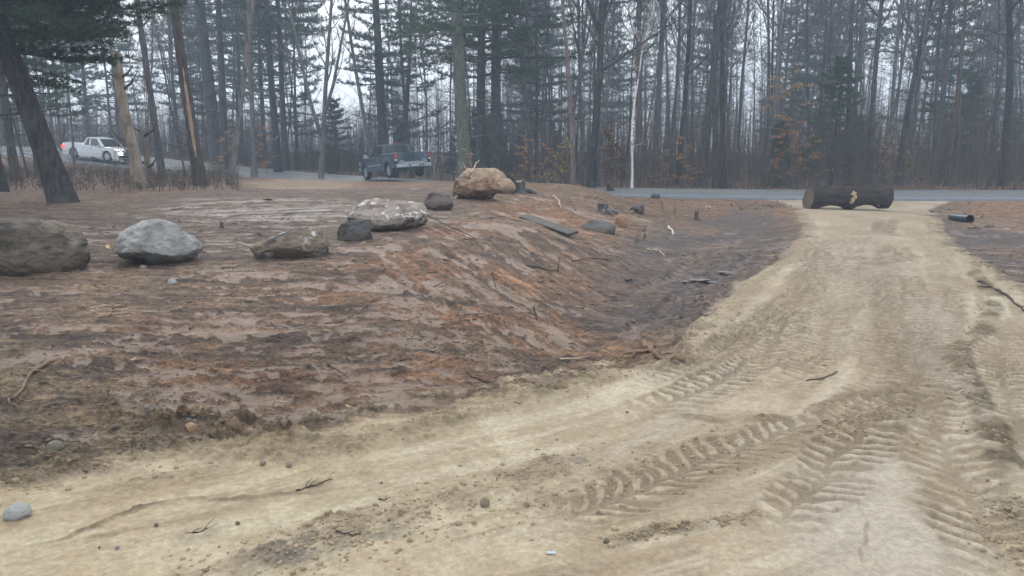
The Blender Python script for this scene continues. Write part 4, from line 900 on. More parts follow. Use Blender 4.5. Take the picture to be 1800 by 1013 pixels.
# ------------------------------------------------------------------ trees
def perp(v):
    a = np.cross(v, (0, 0, 1.)); n = np.linalg.norm(a); return a / n if n > 1e-3 else np.array([1., 0, 0])
def unit(v): return v / (np.linalg.norm(v) + 1e-9)
def trunk_curve(Ht, lean, wob, seed, n=12, bend=None):
    r = np.random.default_rng(seed); t = np.linspace(0, 1, n); ph = r.uniform(0, 6, 4)
    X = lean[0] * t * Ht + wob * (np.sin(t * 4 + ph[0]) - math.sin(ph[0])) + wob * .4 * (np.sin(t * 11 + ph[1]) - math.sin(ph[1]))
    Y = lean[1] * t * Ht + wob * (np.sin(t * 4 + ph[2]) - math.sin(ph[2]))
    if bend is not None:
        for (tb, dx) in bend: X = X + dx * np.clip((t - tb) / .12, 0, 1)
    return np.c_[X, Y, t * Ht]
def hardwood(seed, Ht=19, r0=.15, start=.25, n1=20, lean=(0, 0), wob=.15, spread=.2, up=(35, 65), fork=None, low=6, sides=8, bend=None, n2=8, n3=5):
    """leafless tree: trunk mesh and crown mesh of limbs and twigs"""
    r = np.random.default_rng(seed); T_ = MB(); K = MB(); tc_ = trunk_curve(Ht, lean, wob, seed, bend=bend)
    tt = np.linspace(0, 1, len(tc_)); rd = r0 * (1 - tt) ** .75 + .012; rd[0] *= 1.35
    stems = [(tc_, rd)]
    T_.tube(np.vstack([[tc_[0] - (0, 0, .4)], tc_]), np.r_[rd[0] * 1.2, rd], sides, wob=.06)
    if fork:
        for (tf, ax_, k_) in fork:
            b0 = np.array([np.interp(tf, tt, tc_[:, i]) for i in range(3)]); L = Ht * (1 - tf) * .9; n = 8; s = np.linspace(0, 1, n)
            C_ = b0 + np.c_[ax_ * L * (s ** .8), r.uniform(-.1, .1) * L * s, L * s * .95] + r.normal(0, .05, (n, 3)) * s[:, None]
            rf = np.interp(tf, tt, rd) * k_ * (1 - s * .85); T_.tube(C_, rf, sides); stems.append((C_, rf))
    for C0, R0 in stems:
        m = n1 if C0 is tc_ else n1 // 2; st = start if C0 is tc_ else .1; t0 = np.linspace(0, 1, len(C0))
        for j in range(m):
            t_ = st + (1 - st) * ((j + r.random()) / m) ** .9 * .97; b0 = np.array([np.interp(t_, t0, C0[:, i]) for i in range(3)]); rb = max(.012, np.interp(t_, t0, R0) * r.uniform(.3, .6))
            az = j * 2.4 + r.uniform(-.5, .5); el = R(r.uniform(*up)); L = Ht * spread * r.uniform(.6, 1.3) * (1.15 - t_ * .75) * (1 if C0 is tc_ else .7)
            dvec = np.array([math.cos(az) * math.cos(el), math.sin(az) * math.cos(el), math.sin(el)]); P_ = [b0]; dd = dvec.copy(); n = 6
            for i in range(n - 1):
                dd = unit(dd + r.normal(0, .14, 3) + (0, 0, .07)); P_.append(P_[-1] + dd * L / (n - 1))
            P_ = np.array(P_); rl = rb * (1 - np.linspace(0, .85, n)); K.tube(P_, rl, 5, caps=False)
            for q in range(n2):
                u = r.uniform(.25, 1); ii = min(int(u * (n - 1)), n - 2); fr = u * (n - 1) - ii; b1 = P_[ii] * (1 - fr) + P_[ii + 1] * fr; d1 = unit(P_[ii + 1] - P_[ii])
                d2 = unit(d1 * .8 + r.normal(0, .55, 3) + (0, 0, .25)); L2 = L * r.uniform(.22, .5) * (1.2 - u * .6); m1 = b1 + d2 * L2 * .5 + r.normal(0, .05, 3) * L2; e1 = m1 + unit(d2 + r.normal(0, .25, 3)) * L2 * .5
                r2 = max(.014, rl[ii] * .5); K.tube([b1, m1, e1], [r2, r2 * .7, .005], 3, caps=False)
                for z in range(n3):
                    w_ = r.uniform(.3, 1); b2 = b1 + (e1 - b1) * w_; d3 = unit(d2 + r.normal(0, .6, 3) + (0, 0, .3)); K.tube([b2, b2 + d3 * L2 * r.uniform(.3, .6)], [.010, .005], 3, caps=False)
    for j in range(low):  # short dead snags low on the trunk
        t_ = r.uniform(.06, start + .1); b0 = np.array([np.interp(t_, tt, tc_[:, i]) for i in range(3)]); az = r.uniform(0, 6.28); L = r.uniform(.5, 2.2); d_ = np.array([math.cos(az), math.sin(az), r.uniform(-.1, .5)])
        m1 = b0 + d_ * L * .5 + r.normal(0, .06, 3); e_ = m1 + unit(d_ + r.normal(0, .25, 3)) * L * .5; K.tube([b0, m1, e_], [.018, .012, .005], 4, caps=False)
        for q in range(3):
            K.tube([m1, m1 + unit(d_ + r.normal(0, .6, 3)) * L * .35], [.008, .004], 3, caps=False)
    return T_, K
def tufts(P_, D_, n, ln, wd, r, droop=0):
    """needle tufts: thin triangles fanned round each point"""
    m = len(P_); P = np.repeat(P_, n, 0); D = np.repeat(D_, n, 0) * .7 + r.normal(0, .55, (m * n, 3)) + (0, 0, droop); D /= np.linalg.norm(D, axis=1)[:, None]
    S = np.cross(D, r.normal(0, 1, (m * n, 3))); S /= np.linalg.norm(S, axis=1)[:, None] + 1e-9
    L = ln * r.uniform(.7, 1.3, (m * n, 1)); V_ = np.stack([P - S * wd * .5, P + S * wd * .5, P + D * L], 1)
    return V_.reshape(-1, 3)
def pine(seed, Ht=20, r0=.25, live=.3, whorl=.75, nb=5, blen=3.2, lean=(0, 0), ln=.16, wd=.035, nt_=9, low=12, topcut=1., wob=.06, step=.42, sub=8, droop=-.05, sl=.38):
    r = np.random.default_rng(seed); T_ = MB(); K = MB(); tc_ = trunk_curve(Ht, lean, wob, seed); tt = np.linspace(0, 1, len(tc_)); rd = r0 * (1 - tt) ** .8 + .02; rd[0] *= 1.25
    T_.tube(np.vstack([[tc_[0] - (0, 0, .4)], tc_]), np.r_[rd[0] * 1.25, rd], 10, wob=.05)
    NP, ND = [], []
    z = Ht * live
    while z < Ht * topcut:
        t_ = z / Ht; b0 = np.array([np.interp(t_, tt, tc_[:, i]) for i in range(3)]); a0_ = r.uniform(0, 6.28)
        for k in range(nb):
            if r.random() < .18: continue
            az = a0_ + k * 6.283 / nb + r.uniform(-.35, .35); L = blen * r.uniform(.55, 1.25) * (1.05 - ((t_ - live) / (1 - live)) ** 1.4 * .9) ; n = 7
            d0 = np.array([math.cos(az), math.sin(az), r.uniform(-.05, .25) + droop]); P_ = [b0 + (0, 0, r.uniform(-.2, .2))]
            for i in range(n - 1): d0 = unit(d0 + r.normal(0, .07, 3) + (0, 0, -.02 + .035 * i + droop * .3)); P_.append(P_[-1] + d0 * L / (n - 1))
            P_ = np.array(P_); K.tube(P_, np.linspace(.045, .012, n) * (.6 + L / 6), 5, caps=False)
            for q in range(sub):
                u = .22 + .78 * (q + r.random()) / sub; ii = min(int(u * (n - 1)), n - 2); b1 = P_[ii] + (P_[ii + 1] - P_[ii]) * (u * (n - 1) - ii); d1 = unit(P_[ii + 1] - P_[ii])
                sd_ = perp(d1) * (1 if q % 2 else -1); d2 = unit(d1 * .75 + sd_ * r.uniform(.5, 1.1) + (0, 0, r.uniform(-.12, .2))); L2 = L * sl * r.uniform(.5, 1.1) * (1.15 - .6 * u)
                K.tube([b1, b1 + d2 * L2], [.012, .005], 3, caps=False); s = np.arange(.25, 1.01, step / max(L2, .4) * .5)
                for w_ in s: NP.append(b1 + d2 * L2 * w_ + r.normal(0, .03, 3)); ND.append(d2)
            NP.append(P_[-1]); ND.append(d0)
        z += whorl * r.uniform(.7, 1.3)
    NV = tufts(np.array(NP), np.array(ND), nt_, ln, wd, r, .12)
    for j in range(low):
        t_ = r.uniform(.05, live + .05); b0 = np.array([np.interp(t_, tt, tc_[:, i]) for i in range(3)]); az = r.uniform(0, 6.28); L = r.uniform(.5, 2.4); d_ = np.array([math.cos(az), math.sin(az), r.uniform(-.15, .3)])
        P_ = [b0, b0 + d_ * L * .5 + r.normal(0, .06, 3), b0 + d_ * L + r.normal(0, .12, 3)]; K.tube(P_, [.028, .018, .006], 4, caps=False)
        for q in range(4):
            w_ = r.uniform(.3, 1); K.tube([P_[0] + (P_[2] - P_[0]) * w_, P_[0] + (P_[2] - P_[0]) * w_ + unit(d_ + r.normal(0, .6, 3)) * L * .3], [.010, .004], 3, caps=False)
    return T_, K, NV
need_far = leafmat('pine_needles', [(.045, .078, .050), (.075, .120, .070), (.11, .155, .085)])
need_near = leafmat('pine_needles_near', [(.022, .045, .024), (.042, .075, .034), (.085, .115, .050)])
need_under = leafmat('hemlock_needles', [(.035, .07, .04), (.06, .11, .055), (.09, .15, .07)])
orange_leaf = leafmat('beech_leaves', [(.30, .15, .06), (.48, .27, .11), (.62, .42, .21)], trans=.4)
brown_leaf = leafmat('oak_leaves', [(.12, .08, .05), (.22, .15, .08), (.30, .20, .11)], trans=.3)
yellow_leaf = leafmat('yellow_leaves', [(.18, .18, .07), (.34, .30, .12), (.45, .38, .17)], trans=.3)

def place(proto, x_, y_, rz, s, label, cat, group=None, first=None):
    o = copy_tree(proto); o.location = (x_, y_, H1(x_, y_) - .02); o.rotation_euler = (0, 0, rz); o.scale = (s, s, s)
    o['label'] = label; o['category'] = cat
    if group: o['group'] = group
    elif 'group' in o: del o['group']
    return o
def hard_proto(name, m_, **kw):
    T_, K = hardwood(**kw); return (name, T_.mesh('trunk', m_, True), K.mesh('crown', m_), None)
def pine_proto(name, m_, nm, **kw):
    T_, K, NV = pine(**kw); me = tris_mesh('needles', NV, np.arange(len(NV)).reshape(-1, 3), nm)
    return (name, T_.mesh('trunk', m_, True), K.mesh('limbs', m_), me)
def stand(pr_, x_, y_, rz, s, label, cat, group=None, z=None):
    name, a, b_, c = pr_; e = empty(name, (x_, y_, (H1(x_, y_) if z is None else z) - .02), rz, label, cat, group); e.scale = (s, s, s)
    link('trunk', a, e); link('crown' if c is None else 'limbs', b_, e)
    if c is not None: link('needles' if 'leaf' not in c.name else 'leaves', c, e)
    return e
def at_px(px, D):
    """ground point in the direction of picture column px (at the horizon) at depth D"""
    return (px - 900) / F / math.cos(PITCH) * D * 1.0, D
def leaning(px0, px1, D, top_y=0):
    """sideways lean per metre so that a trunk rising from column px0 crosses the picture's top at px1"""
    hgt = CAM_H + (265 - top_y) / F * D * 1.0
    return (px1 - px0) / F * D / max(hgt, 1)

NB = 'the road'
# --- named trees, one by one: (kind, base column, column at the top, depth, radius, bark, label, options)
def named_hard(px, pt, D, r0, m_, label, **kw):
    x_, y_ = at_px(px, D); k = dict(seed=int(px * 7 + D), Ht=19, r0=r0, start=.3, lean=(leaning(px, pt, D), 0), wob=.08); k.update(kw)
    T_, K = hardwood(**k); return stand(('bare_tree', T_.mesh('trunk', m_, True), K.mesh('crown', m_), None), x_, y_, 0, 1, label, 'tree')
def named_pine(px, pt, D, r0, m_, label, nm=need_far, **kw):
    x_, y_ = at_px(px, D); k = dict(seed=int(px * 3 + D), Ht=22, nt_=22, wd=.034, ln=.24, r0=r0, lean=(leaning(px, pt, D), 0)); k.update(kw)
    return stand(pine_proto('pine_tree', m_, nm, **k), x_, y_, 0, 1, label, 'tree')
named_pine(126, 30, 18.8, .26, bark_dark, 'thick dark pine leaning left at the edge of the clearing, with green boughs', nm=need_near, Ht=13, live=.27, whorl=.36, nb=8, blen=3.3, sl=.5, ln=.15, wd=.018, nt_=26, sub=13, step=.2, droop=-.10, topcut=.75, low=8)
named_pine(14, -16, 23, .24, bark_dark, 'dark pine trunk cut by the left edge of the picture', nm=need_near, Ht=15, live=.45, whorl=.7, blen=2.8, ln=.16, wd=.028, nt_=20, sub=9, step=.28, topcut=.8)
named_pine(48, 40, 31, .15, bark_dark, 'slim dark pine between the left edge trunk and the leaning pine', nm=need_near, Ht=15, live=.3, whorl=.8, blen=2.4, ln=.2, wd=.035, nt_=16, topcut=.8)
named_hard(364, 334, 28.5, .20, bark_mid, 'dark trunk with a long strip of bare wood, on the clearing edge', start=.3, n1=12, up=(5, 40), low=12)
named_hard(414, 474, 29, .10, bark_grey, 'slender grey trunk leaning right on the clearing edge', start=.42, fork=[(.30, .16, .7)], low=3)
named_hard(300, 280, 33, .13, bark_grey, 'grey trunk leaning left between the snag and the stripped trunk', start=.3, low=6, n1=16)
named_pine(397, 380, 58, .46, bark_dark, 'broad dark pine trunk left of the orange sapling across the road', Ht=26, live=.42, low=26, blen=4.0, nb=4)
named_pine(408, 412, 55, .26, bark_dark, 'dark pine trunk close behind the broad one across the road', Ht=24, live=.45, low=16, nb=4)
named_hard(458, 462, 50, .17, bark_grey, 'straight grey trunk across the road beside the leaning slender one', start=.3, low=10)
named_pine(499, 495, 54, .24, bark_dark, 'left one of two tall straight pines above the bend of the road', Ht=24, live=.38, low=14, blen=3.6)
named_pine(512, 510, 57, .20, bark_dark, 'right one of two tall straight pines above the bend of the road', Ht=24, live=.38, low=12, blen=3.6)
named_hard(572, 600, 49, .14, bark_grey, 'bare forked tree in the gap left of the dark pickup', start=.25, fork=[(.12, -.20, .9), (.2, .22, .8)], n1=16, low=0)
named_pine(682, 673, 55, .34, bark_dark, 'tall layered white pine right behind the dark pickup', Ht=24, live=.26, whorl=.75, blen=3.0, nb=5, low=10)
named_pine(712, 735, 62, .24, bark_dark, 'bushy pine behind the tailgate side of the dark pickup', Ht=15, live=.2, whorl=.6, blen=3.0, nb=6)
named_hard(664, 618, 50, .12, bark_grey, 'thin bare tree leaning left over the dark pickup', start=.3)
named_pine(822, 803, 40, .36, bark_lichen, 'big pine with long lichened dead limbs, behind the red heap', Ht=22, live=.30, whorl=.9, blen=3.6, nb=4, low=26)
named_pine(846, 846, 44, .27, bark_dark, 'dark pine trunk just right of the lichened pine', Ht=22, live=.3, low=20, blen=3.8)
named_pine(872, 876, 45, .27, bark_dark, 'second dark pine trunk right of the lichened pine', Ht=22, live=.28, low=20, blen=4.2)
named_hard(1006, 985, 40, .11, bark('bark_pink', (.12, .09, .08), (.30, .24, .21)), 'slim pinkish trunk leaning left behind the mound', start=.5, low=2)
named_hard(1036, 1048, 37, .17, bark_dark, 'wide branching bare tree above the end of the mound', start=.26, n1=18, spread=.30, up=(20, 55), fork=[(.36, -.28, .7), (.4, .2, .7)])
named_hard(1106, 1120, 36.5, .048, bark_birch, 'thin white birch standing at the far edge of the road', Ht=8.5, start=.55, n1=10, low=2, wob=.12, bend=[(.75, .35)])
named_hard(1121, 1106, 42, .15, bark_brown, 'brown trunk right behind the thin white birch', start=.3)
named_hard(1146, 1145, 43, .17, bark_grey, 'straight grey trunk right of the white birch', start=.4, low=8)
named_hard(1184, 1194, 43, .14, bark_dark, 'dark straight trunk between the birch and the forked tree', start=.3)
named_hard(1222, 1246, 41, .19, bark_dark, 'dark forked tree leaning right above the road', start=.3, fork=[(.32, .12, .8)], n1=20)
named_hard(1251, 1243, 37.5, .16, bark_dark, 'dark snapped trunk at the road edge, left of the orange sapling', Ht=8, start=.5, n1=4, low=5, spread=.1)
named_hard(1336, 1350, 40, .12, bark_grey, 'grey trunk just left of the orange leaved sapling', start=.35)
named_hard(1478, 1468, 38.5, .13, bark_dark, 'dark trunk above the left half of the log', start=.35, low=5)
named_hard(1514, 1508, 39, .13, bark_dark, 'dark trunk above the right half of the log', start=.35, low=6)
named_hard(1562, 1590, 40, .13, bark_dark, 'dark trunk leaning right just past the right end of the log', start=.3)
named_hard(1627, 1618, 39, .12, bark_grey, 'grey trunk in front of the green hemlocks', start=.3)
named_hard(1648, 1650, 37.5, .10, bark_brown, 'slim brown trunk in front of the green hemlocks', start=.4)
named_hard(1744, 1712, 37, .17, bark_dark, 'dark crooked trunk curving left at the far right of the road', start=.3, wob=.30, n1=18, up=(15, 60))
named_hard(1800, 1790, 33.5, .18, bark_dark, 'dark trunk at the right edge with long curved limbs', start=.16, n1=22, up=(0, 50), spread=.24, low=10)
# the strip of bare wood on the dark trunk
x_, y_ = at_px(364, 28.5); e = [o for o in C.objects if o.get('label', '').startswith('dark trunk with a long strip')][0]
tc_ = trunk_curve(19, (leaning(364, 334, 28.5), 0), .08, int(364 * 7 + 28.5)); tt = np.linspace(0, 1, 12); mb = MB(); n = 16; vv = []
for i in range(n):
    z_ = .7 + 3.4 * i / (n - 1); X, Y = np.interp(z_, tc_[:, 2], tc_[:, 0]), np.interp(z_, tc_[:, 2], tc_[:, 1]); rad_ = (.20 * (1 - z_ / 19) ** .75 + .012) * 1.08; wv = .10 * math.sin(math.pi * (i + .5) / n) + .02 * math.sin(i * 2.3)
    for a in (-1.15 - wv * 3, -1.15, -1.15 + wv * 3): vv.append((X + rad_ * math.cos(a), Y + rad_ * math.sin(a), z_))
mb.add(vv, [(i * 3 + k, (i + 1) * 3 + k, (i + 1) * 3 + k + 1, i * 3 + k + 1)[::-1] for i in range(n - 1) for k in range(2)]); tag(mb.build('bare_wood', simple('bare_wood', (.34, .24, .17), .8, scale=5), e), 'strip of pale wood where bark has peeled')
# dead snag and its splinter
def snag(px, pt, D, hgt, r0, label, seed):
    x_, y_ = at_px(px, D); s = leaning(px, pt, D); e = empty('dead_snag', (x_, y_, H1(x_, y_)), 0, label, 'dead tree'); sd = 16; n = 24; vv = []; rs = random.Random(seed)
    for i in range(n):
        t_ = i / (n - 1); z_ = t_ * hgt
        for k in range(sd):
            q = 2 * math.pi * k / sd; r_ = r0 * (1.35 - .5 * min(1, t_ * 5) - .25 * t_) * (1 + .16 * mnoise.fractal(Vector((math.cos(q) * 2, math.sin(q) * 2, z_ * .8 + seed)), 1, 2, 4))
            zz = z_ + (rs.uniform(-.5, .45) * r0 * 2 if i == n - 1 else 0)
            vv.append((s * z_ + r_ * math.cos(q) + .05 * math.sin(z_ * 1.6), r_ * math.sin(q), zz - .15))
    mb = MB(); mb.add(vv, [(i * sd + k, i * sd + (k + 1) % sd, (i + 1) * sd + (k + 1) % sd, (i + 1) * sd + k) for i in range(n - 1) for k in range(sd)] + [tuple(range((n - 1) * sd, n * sd))])
    mb.build('trunk', bark_snag, e, True)
    m2 = MB()
    for k in range(4):
        z_ = rs.uniform(.3, .95) * hgt; q = rs.uniform(-.6, .6) + (math.pi if k % 2 else 0); L = rs.uniform(.3, .9); m2.tube([(s * z_, 0, z_), (s * z_ + math.cos(q) * L * .6, -.1, z_ + L * .3), (s * z_ + math.cos(q) * L, -.15, z_ + L * .8)], [.05, .035, .015], 6)
    m2.build('stub', bark_brown, e, True); return e
snag(258, 226, 25.5, 4.3, .23, 'pale barkless dead trunk broken off at the top', 3)
snag(274, 266, 26.5, 2.0, .12, 'short broken brown post of wood beside the pale dead trunk', 5)
print('named trees', time.time() - T0)

# --- the wood behind, tree by tree
PH = [hard_proto('bare_tree', bark_grey if i % 3 else bark_dark, seed=300 + i, Ht=[17, 19, 21, 18, 16, 20, 22, 18][i], r0=[.055, .075, .095, .045, .04, .08, .10, .06][i], start=[.3, .35, .25, .4, .3, .3, .35, .2][i],
                 n1=22, wob=.24, lean=(rng.uniform(-.10, .10), rng.uniform(-.07, .07)), low=8, fork=[(.3, .15, .7)] if i in (1, 5) else None) for i in range(8)]
PP = [pine_proto('pine_tree', bark_dark, need_far, seed=400 + i, Ht=[21, 19, 23, 17][i], r0=[.14, .11, .16, .09][i], live=[.28, .2, .36, .15][i], whorl=.75, blen=[3.4, 3.0, 3.8, 2.8][i], low=12, nt_=22, wd=.034, ln=.24) for i in range(4)]
def sapling(seed, Ht, m_, leaf=None, nl=0, r0=.022, horiz=False, nbr=14):
    r = np.random.default_rng(seed); T_ = MB(); K = MB(); c_ = trunk_curve(Ht, (r.uniform(-.08, .08), r.uniform(-.08, .08)), .10, seed, n=8); T_.tube(c_, np.linspace(r0, .005, 8), 5); LP, LD = [], []
    for j in range(nbr):
        t_ = .12 + .86 * (j + r.random()) / nbr; b0 = np.array([np.interp(t_, np.linspace(0, 1, 8), c_[:, i]) for i in range(3)]); az = r.uniform(0, 6.28); el = R(r.uniform(-5, 18)) if horiz else R(r.uniform(20, 65)); L = Ht * r.uniform(.12, .32) * (1.2 - t_ * .7)
        d_ = np.array([math.cos(az) * math.cos(el), math.sin(az) * math.cos(el), math.sin(el)]); e_ = b0 + d_ * L + r.normal(0, .04, 3); K.tube([b0, (b0 + e_) / 2 + r.normal(0, .03, 3), e_], [.009, .007, .003], 3, caps=False)
        for q in range(5):
            w_ = r.uniform(.25, 1); b1 = b0 + (e_ - b0) * w_; d2 = unit(d_ + r.normal(0, .5, 3) * (1, 1, .3 if horiz else 1)); L2 = L * r.uniform(.2, .45); K.tube([b1, b1 + d2 * L2], [.005, .003], 3, caps=False)
            for z in range(nl): LP.append(b1 + d2 * L2 * r.uniform(.1, 1.05) + r.normal(0, .02, 3)); LD.append(d2)
    me = None
    if leaf:
        LP = np.array(LP); n = len(LP); D = r.normal(0, 1, (n, 3)) * (1, 1, .35); D /= np.linalg.norm(D, axis=1)[:, None]; S = np.cross(D, (0, 0, 1.)) + r.normal(0, .3, (n, 3)); S /= np.linalg.norm(S, axis=1)[:, None]
        l = r.uniform(.09, .17, (n, 1)); w2 = l * .34; V_ = np.stack([LP, LP + D * l * .5 - S * w2, LP + D * l, LP + D * l * .5 + S * w2], 1).reshape(-1, 3); me = tris_mesh('leaves', V_, np.arange(len(V_)).reshape(-1, 4), leaf, 4)
    return ('sapling', T_.mesh('trunk', m_), K.mesh('crown', m_), me)
PS = [sapling(500 + i, [4.5, 5.5, 3.5, 6.5, 7.5][i], bark_grey if i % 2 else bark_brown) for i in range(5)]
PB = [sapling(520 + i, [5.2, 3.4, 2.6][i], bark_grey, orange_leaf, 7, horiz=True, nbr=[26, 16, 14][i]) for i in range(3)]
PO = sapling(530, 2.6, bark_brown, brown_leaf, 8, nbr=22)
PY = sapling(531, 2.2, bark_brown, yellow_leaf, 7, nbr=18)
PG = [pine_proto('hemlock_tree', bark_brown, need_under, seed=540 + i, Ht=[5.5, 4, 3][i], r0=.05, live=.08, whorl=.28, nb=6, blen=[1.7, 1.3, 1.0][i], ln=.12, wd=.03, nt_=9, low=0, sub=6, step=.2) for i in range(3)]
placed = []
def ok(x_, y_, dmin):
    for a, b_ in placed:
        if (a - x_) ** 2 + (b_ - y_) ** 2 < dmin * dmin: return False
    return True
def road_d(x_, y_):
    d, _, s, _ = seg_dist(np.array([x_]), np.array([y_]), RC[::2]); return float(d[0]), float(s[0])
LM = [(15, 'left edge trunk'), (126, 'leaning pine'), (192, 'pale pickup'), (258, 'pale dead trunk'), (364, 'stripped trunk'), (414, 'leaning slender trunk'), (505, 'two straight pines'), (572, 'forked tree in the gap'), (650, 'pickup hood'), (730, 'pickup tailgate'), (822, 'lichened pine'), (872, 'red heap'), (925, 'root ball'), (1006, 'pinkish trunk'),
      (1045, 'wide branching tree'), (1106, 'white birch'), (1184, 'dark straight trunk'), (1236, 'dark forked tree'), (1310, 'verge rubble'), (1384, 'orange beech'), (1440, 'left end of the log'), (1500, 'middle of the log'), (1565, 'right end of the log'), (1640, 'slim brown trunk'), (1690, 'culvert pipe'), (1744, 'crooked trunk'), (1800, 'right edge trunk')]
def zone(px):
    m, n_ = min(LM, key=lambda q: abs(q[0] - px)); return ('straight' if abs(px - m) < 9 else 'just left' if px < m and m - px < 28 else 'just right' if px - m < 28 and px > m else 'well left' if px < m else 'well right') + (' behind the ' if abs(px - m) < 9 else ', behind the ') + n_
DESC = {'leafless hardwood': ['slim ', 'forked ', 'stout ', 'slim ', 'slim ', 'forked ', 'stout ', 'slim ']}
def fill(protos, n, dmin, rng_px, rng_D, lab, cat, grp, sc_r=(.85, 1.2), edge=1.2, power=1.):
    c = 0; tries = 0
    while c < n and tries < n * 40:
        tries += 1; px = rng.uniform(*rng_px); D = rng_D[0] + (rng_D[1] - rng_D[0]) * rng.random() ** power; x_, y_ = at_px(px, D); d, s = road_d(x_, y_)
        if s > 0 or d < RW + edge or not ok(x_, y_, dmin): continue
        if (555 < px < 645 or 735 < px < 785) and cat == 'tree' and rng.random() < .85: continue
        placed.append((x_, y_)); pr_ = protos[int(rng.integers(len(protos)))]
        k_ = protos.index(pr_); dep = 'near the road' if D < rng_D[0] + (rng_D[1] - rng_D[0]) * .3 else 'deep in the wood' if D > rng_D[0] + (rng_D[1] - rng_D[0]) * .65 else 'halfway in'; l2 = DESC.get(lab, [''] * 9)[k_] + lab + ', ' + dep + ', ' + zone(px)
        stand(pr_, x_, y_, rng.uniform(0, 6.28), rng.uniform(*sc_r), l2, cat, grp + ', ' + zone(px) + ', ' + dep + (', ' + DESC[lab][k_] if lab in DESC else '')); c += 1
    print(lab, c)
fill(PH, 150, 1.0, (640, 1960), (35, 85), 'leafless hardwood', 'tree', 'bare trees of the wood', power=.8)
fill(PH, 30, 1.5, (-120, 620), (50, 95), 'leafless hardwood', 'tree', 'bare trees of the wood')
fill(PP, 26, 3.2, (800, 1960), (48, 95), 'tall pine', 'tree', 'pines of the wood')
fill(PP, 15, 3.0, (-120, 560), (55, 95), 'tall pine', 'tree', 'pines of the wood')
fill(PS, 150, .6, (440, 1960), (34, 62), 'thin leafless sapling', 'sapling', 'saplings of the wood edge', (.6, 1.2), .6, .8)
fill(PG, 16, 1.3, (1350, 1960), (37, 60), 'low green hemlock', 'tree', 'young hemlocks of the wood', (.6, 1.2), 1.5)
fill(PG, 14, 1.5, (600, 1000), (48, 62), 'low green hemlock', 'tree', 'young hemlocks of the wood', (.5, 1), 1.5)
# near side of the road, left: thin woodland between the clearing and the road
c = 0
while c < 20:
    px = rng.uniform(-60, 420); D = rng.uniform(25, 50); x_, y_ = at_px(px, D); d, s = road_d(x_, y_)
    if s < 0 or d < RW + 1.5 or not ok(x_, y_, .8): continue
    if px > 130 and px < 250 and rng.random() < .6: continue
    placed.append((x_, y_)); stand(PS[c % 5], x_, y_, rng.uniform(0, 6), rng.uniform(.5, 1.0), 'thin leafless sapling before the road, ' + zone(px), 'sapling', 'saplings left of the clearing, ' + zone(px)); c += 1
for px, D, k, s in [(20, 40, 0, .9), (70, 36, 3, .8), (110, 44, 4, .95), (340, 44, 3, .9), (-30, 30, 6, .9), (150, 50, 1, .9)]:
    x_, y_ = at_px(px, D); stand(PH[k], x_, y_, px, s, 'leafless tree before the road at left, ' + zone(px), 'tree')
for px, D, k, s in [(85, 40, 1, .8), (-40, 38, 0, .9), (180, 72, 2, 1.), (230, 70, 1, 1.), (330, 74, 0, 1.), (60, 78, 2, 1)]:
    x_, y_ = at_px(px, D); stand(PP[k], x_, y_, px, s, 'dark pine in the left woods, ' + zone(px), 'tree')
# saplings that kept their leaves
for px, D, pr_, s, rz, lab in [(1384, 36.5, PB[0], 1.0, 0, 'largest orange leaved beech sapling, by the road left of the log'), (1362, 36, PB[1], .8, 1, 'low orange leaved beech at the foot of the largest one'), (1405, 36.8, PB[2], .9, 2.2, 'small orange leaved beech right of the largest one'),
                           (478, 52, PB[1], 1.0, 2, 'orange leaved beech sapling past the road, left of the two straight pines'), (410, 50, PB[2], 1.1, 2.6, 'orange leaved beech sapling behind the leaning slender trunk'), (930, 38, PB[1], .75, 3, 'orange leaved sapling behind the dark root ball'), (955, 39, PB[2], .8, 4, 'small orange leaved sapling right of the root ball'),
                           (1195, 37, PB[2], .9, 5, 'orange leaved sapling right of the white birch'), (1532, 37, PB[1], .7, 6, 'orange leaved sapling just behind the log'), (1160, 38, PB[2], .7, 1.6, 'faint orange sapling between birch and forked tree'), (818, 37, PB[2], .7, 3.5, 'orange leaved sapling at the foot of the lichened pine')]:
    x_, y_ = at_px(px, D); pr_ = ('beech_sapling',) + pr_[1:]; stand(pr_, x_, y_, rz, s, lab, 'sapling')
for px, D, pr_, s, lab in [(1066, 36, PO, 1.05, 'bushy brown leaved oak shrub at the end of the mound'), (1085, 36.5, PO, .8, 'smaller brown leaved oak shrub left of the birch'), (985, 36, PY, 1.0, 'yellow green shrub behind the mound'), (1585, 36.5, PY, .7, 'yellowish shrub past the right end of the log')]:
    x_, y_ = at_px(px, D); stand(('shrub',) + pr_[1:], x_, y_, px, s, lab, 'shrub')
# small green sprigs in the hollow
PSD = sapling(533, 2.2, bark_brown, leafmat('seedling_needles', [(.07, .10, .03), (.13, .17, .055), (.22, .25, .09)]), 8, nbr=12)
for px, py, hpx, lab in [(1130, 425, 34, 'taller yellow green pine seedling on the bank of the hollow'), (1118, 430, 22, 'shorter pine seedling beside the taller one'), (1165, 372, 22, 'left green seedling at the head of the hollow'), (1185, 378, 20, 'right green seedling at the head of the hollow')]:
    g = P3(px, py); s = hpx * g.length / F / 3.0; stand(('pine_seedling',) + PSD[1:], g.x, g.y, px, s * 1.1, lab, 'seedling')
print('wood', time.time() - T0)

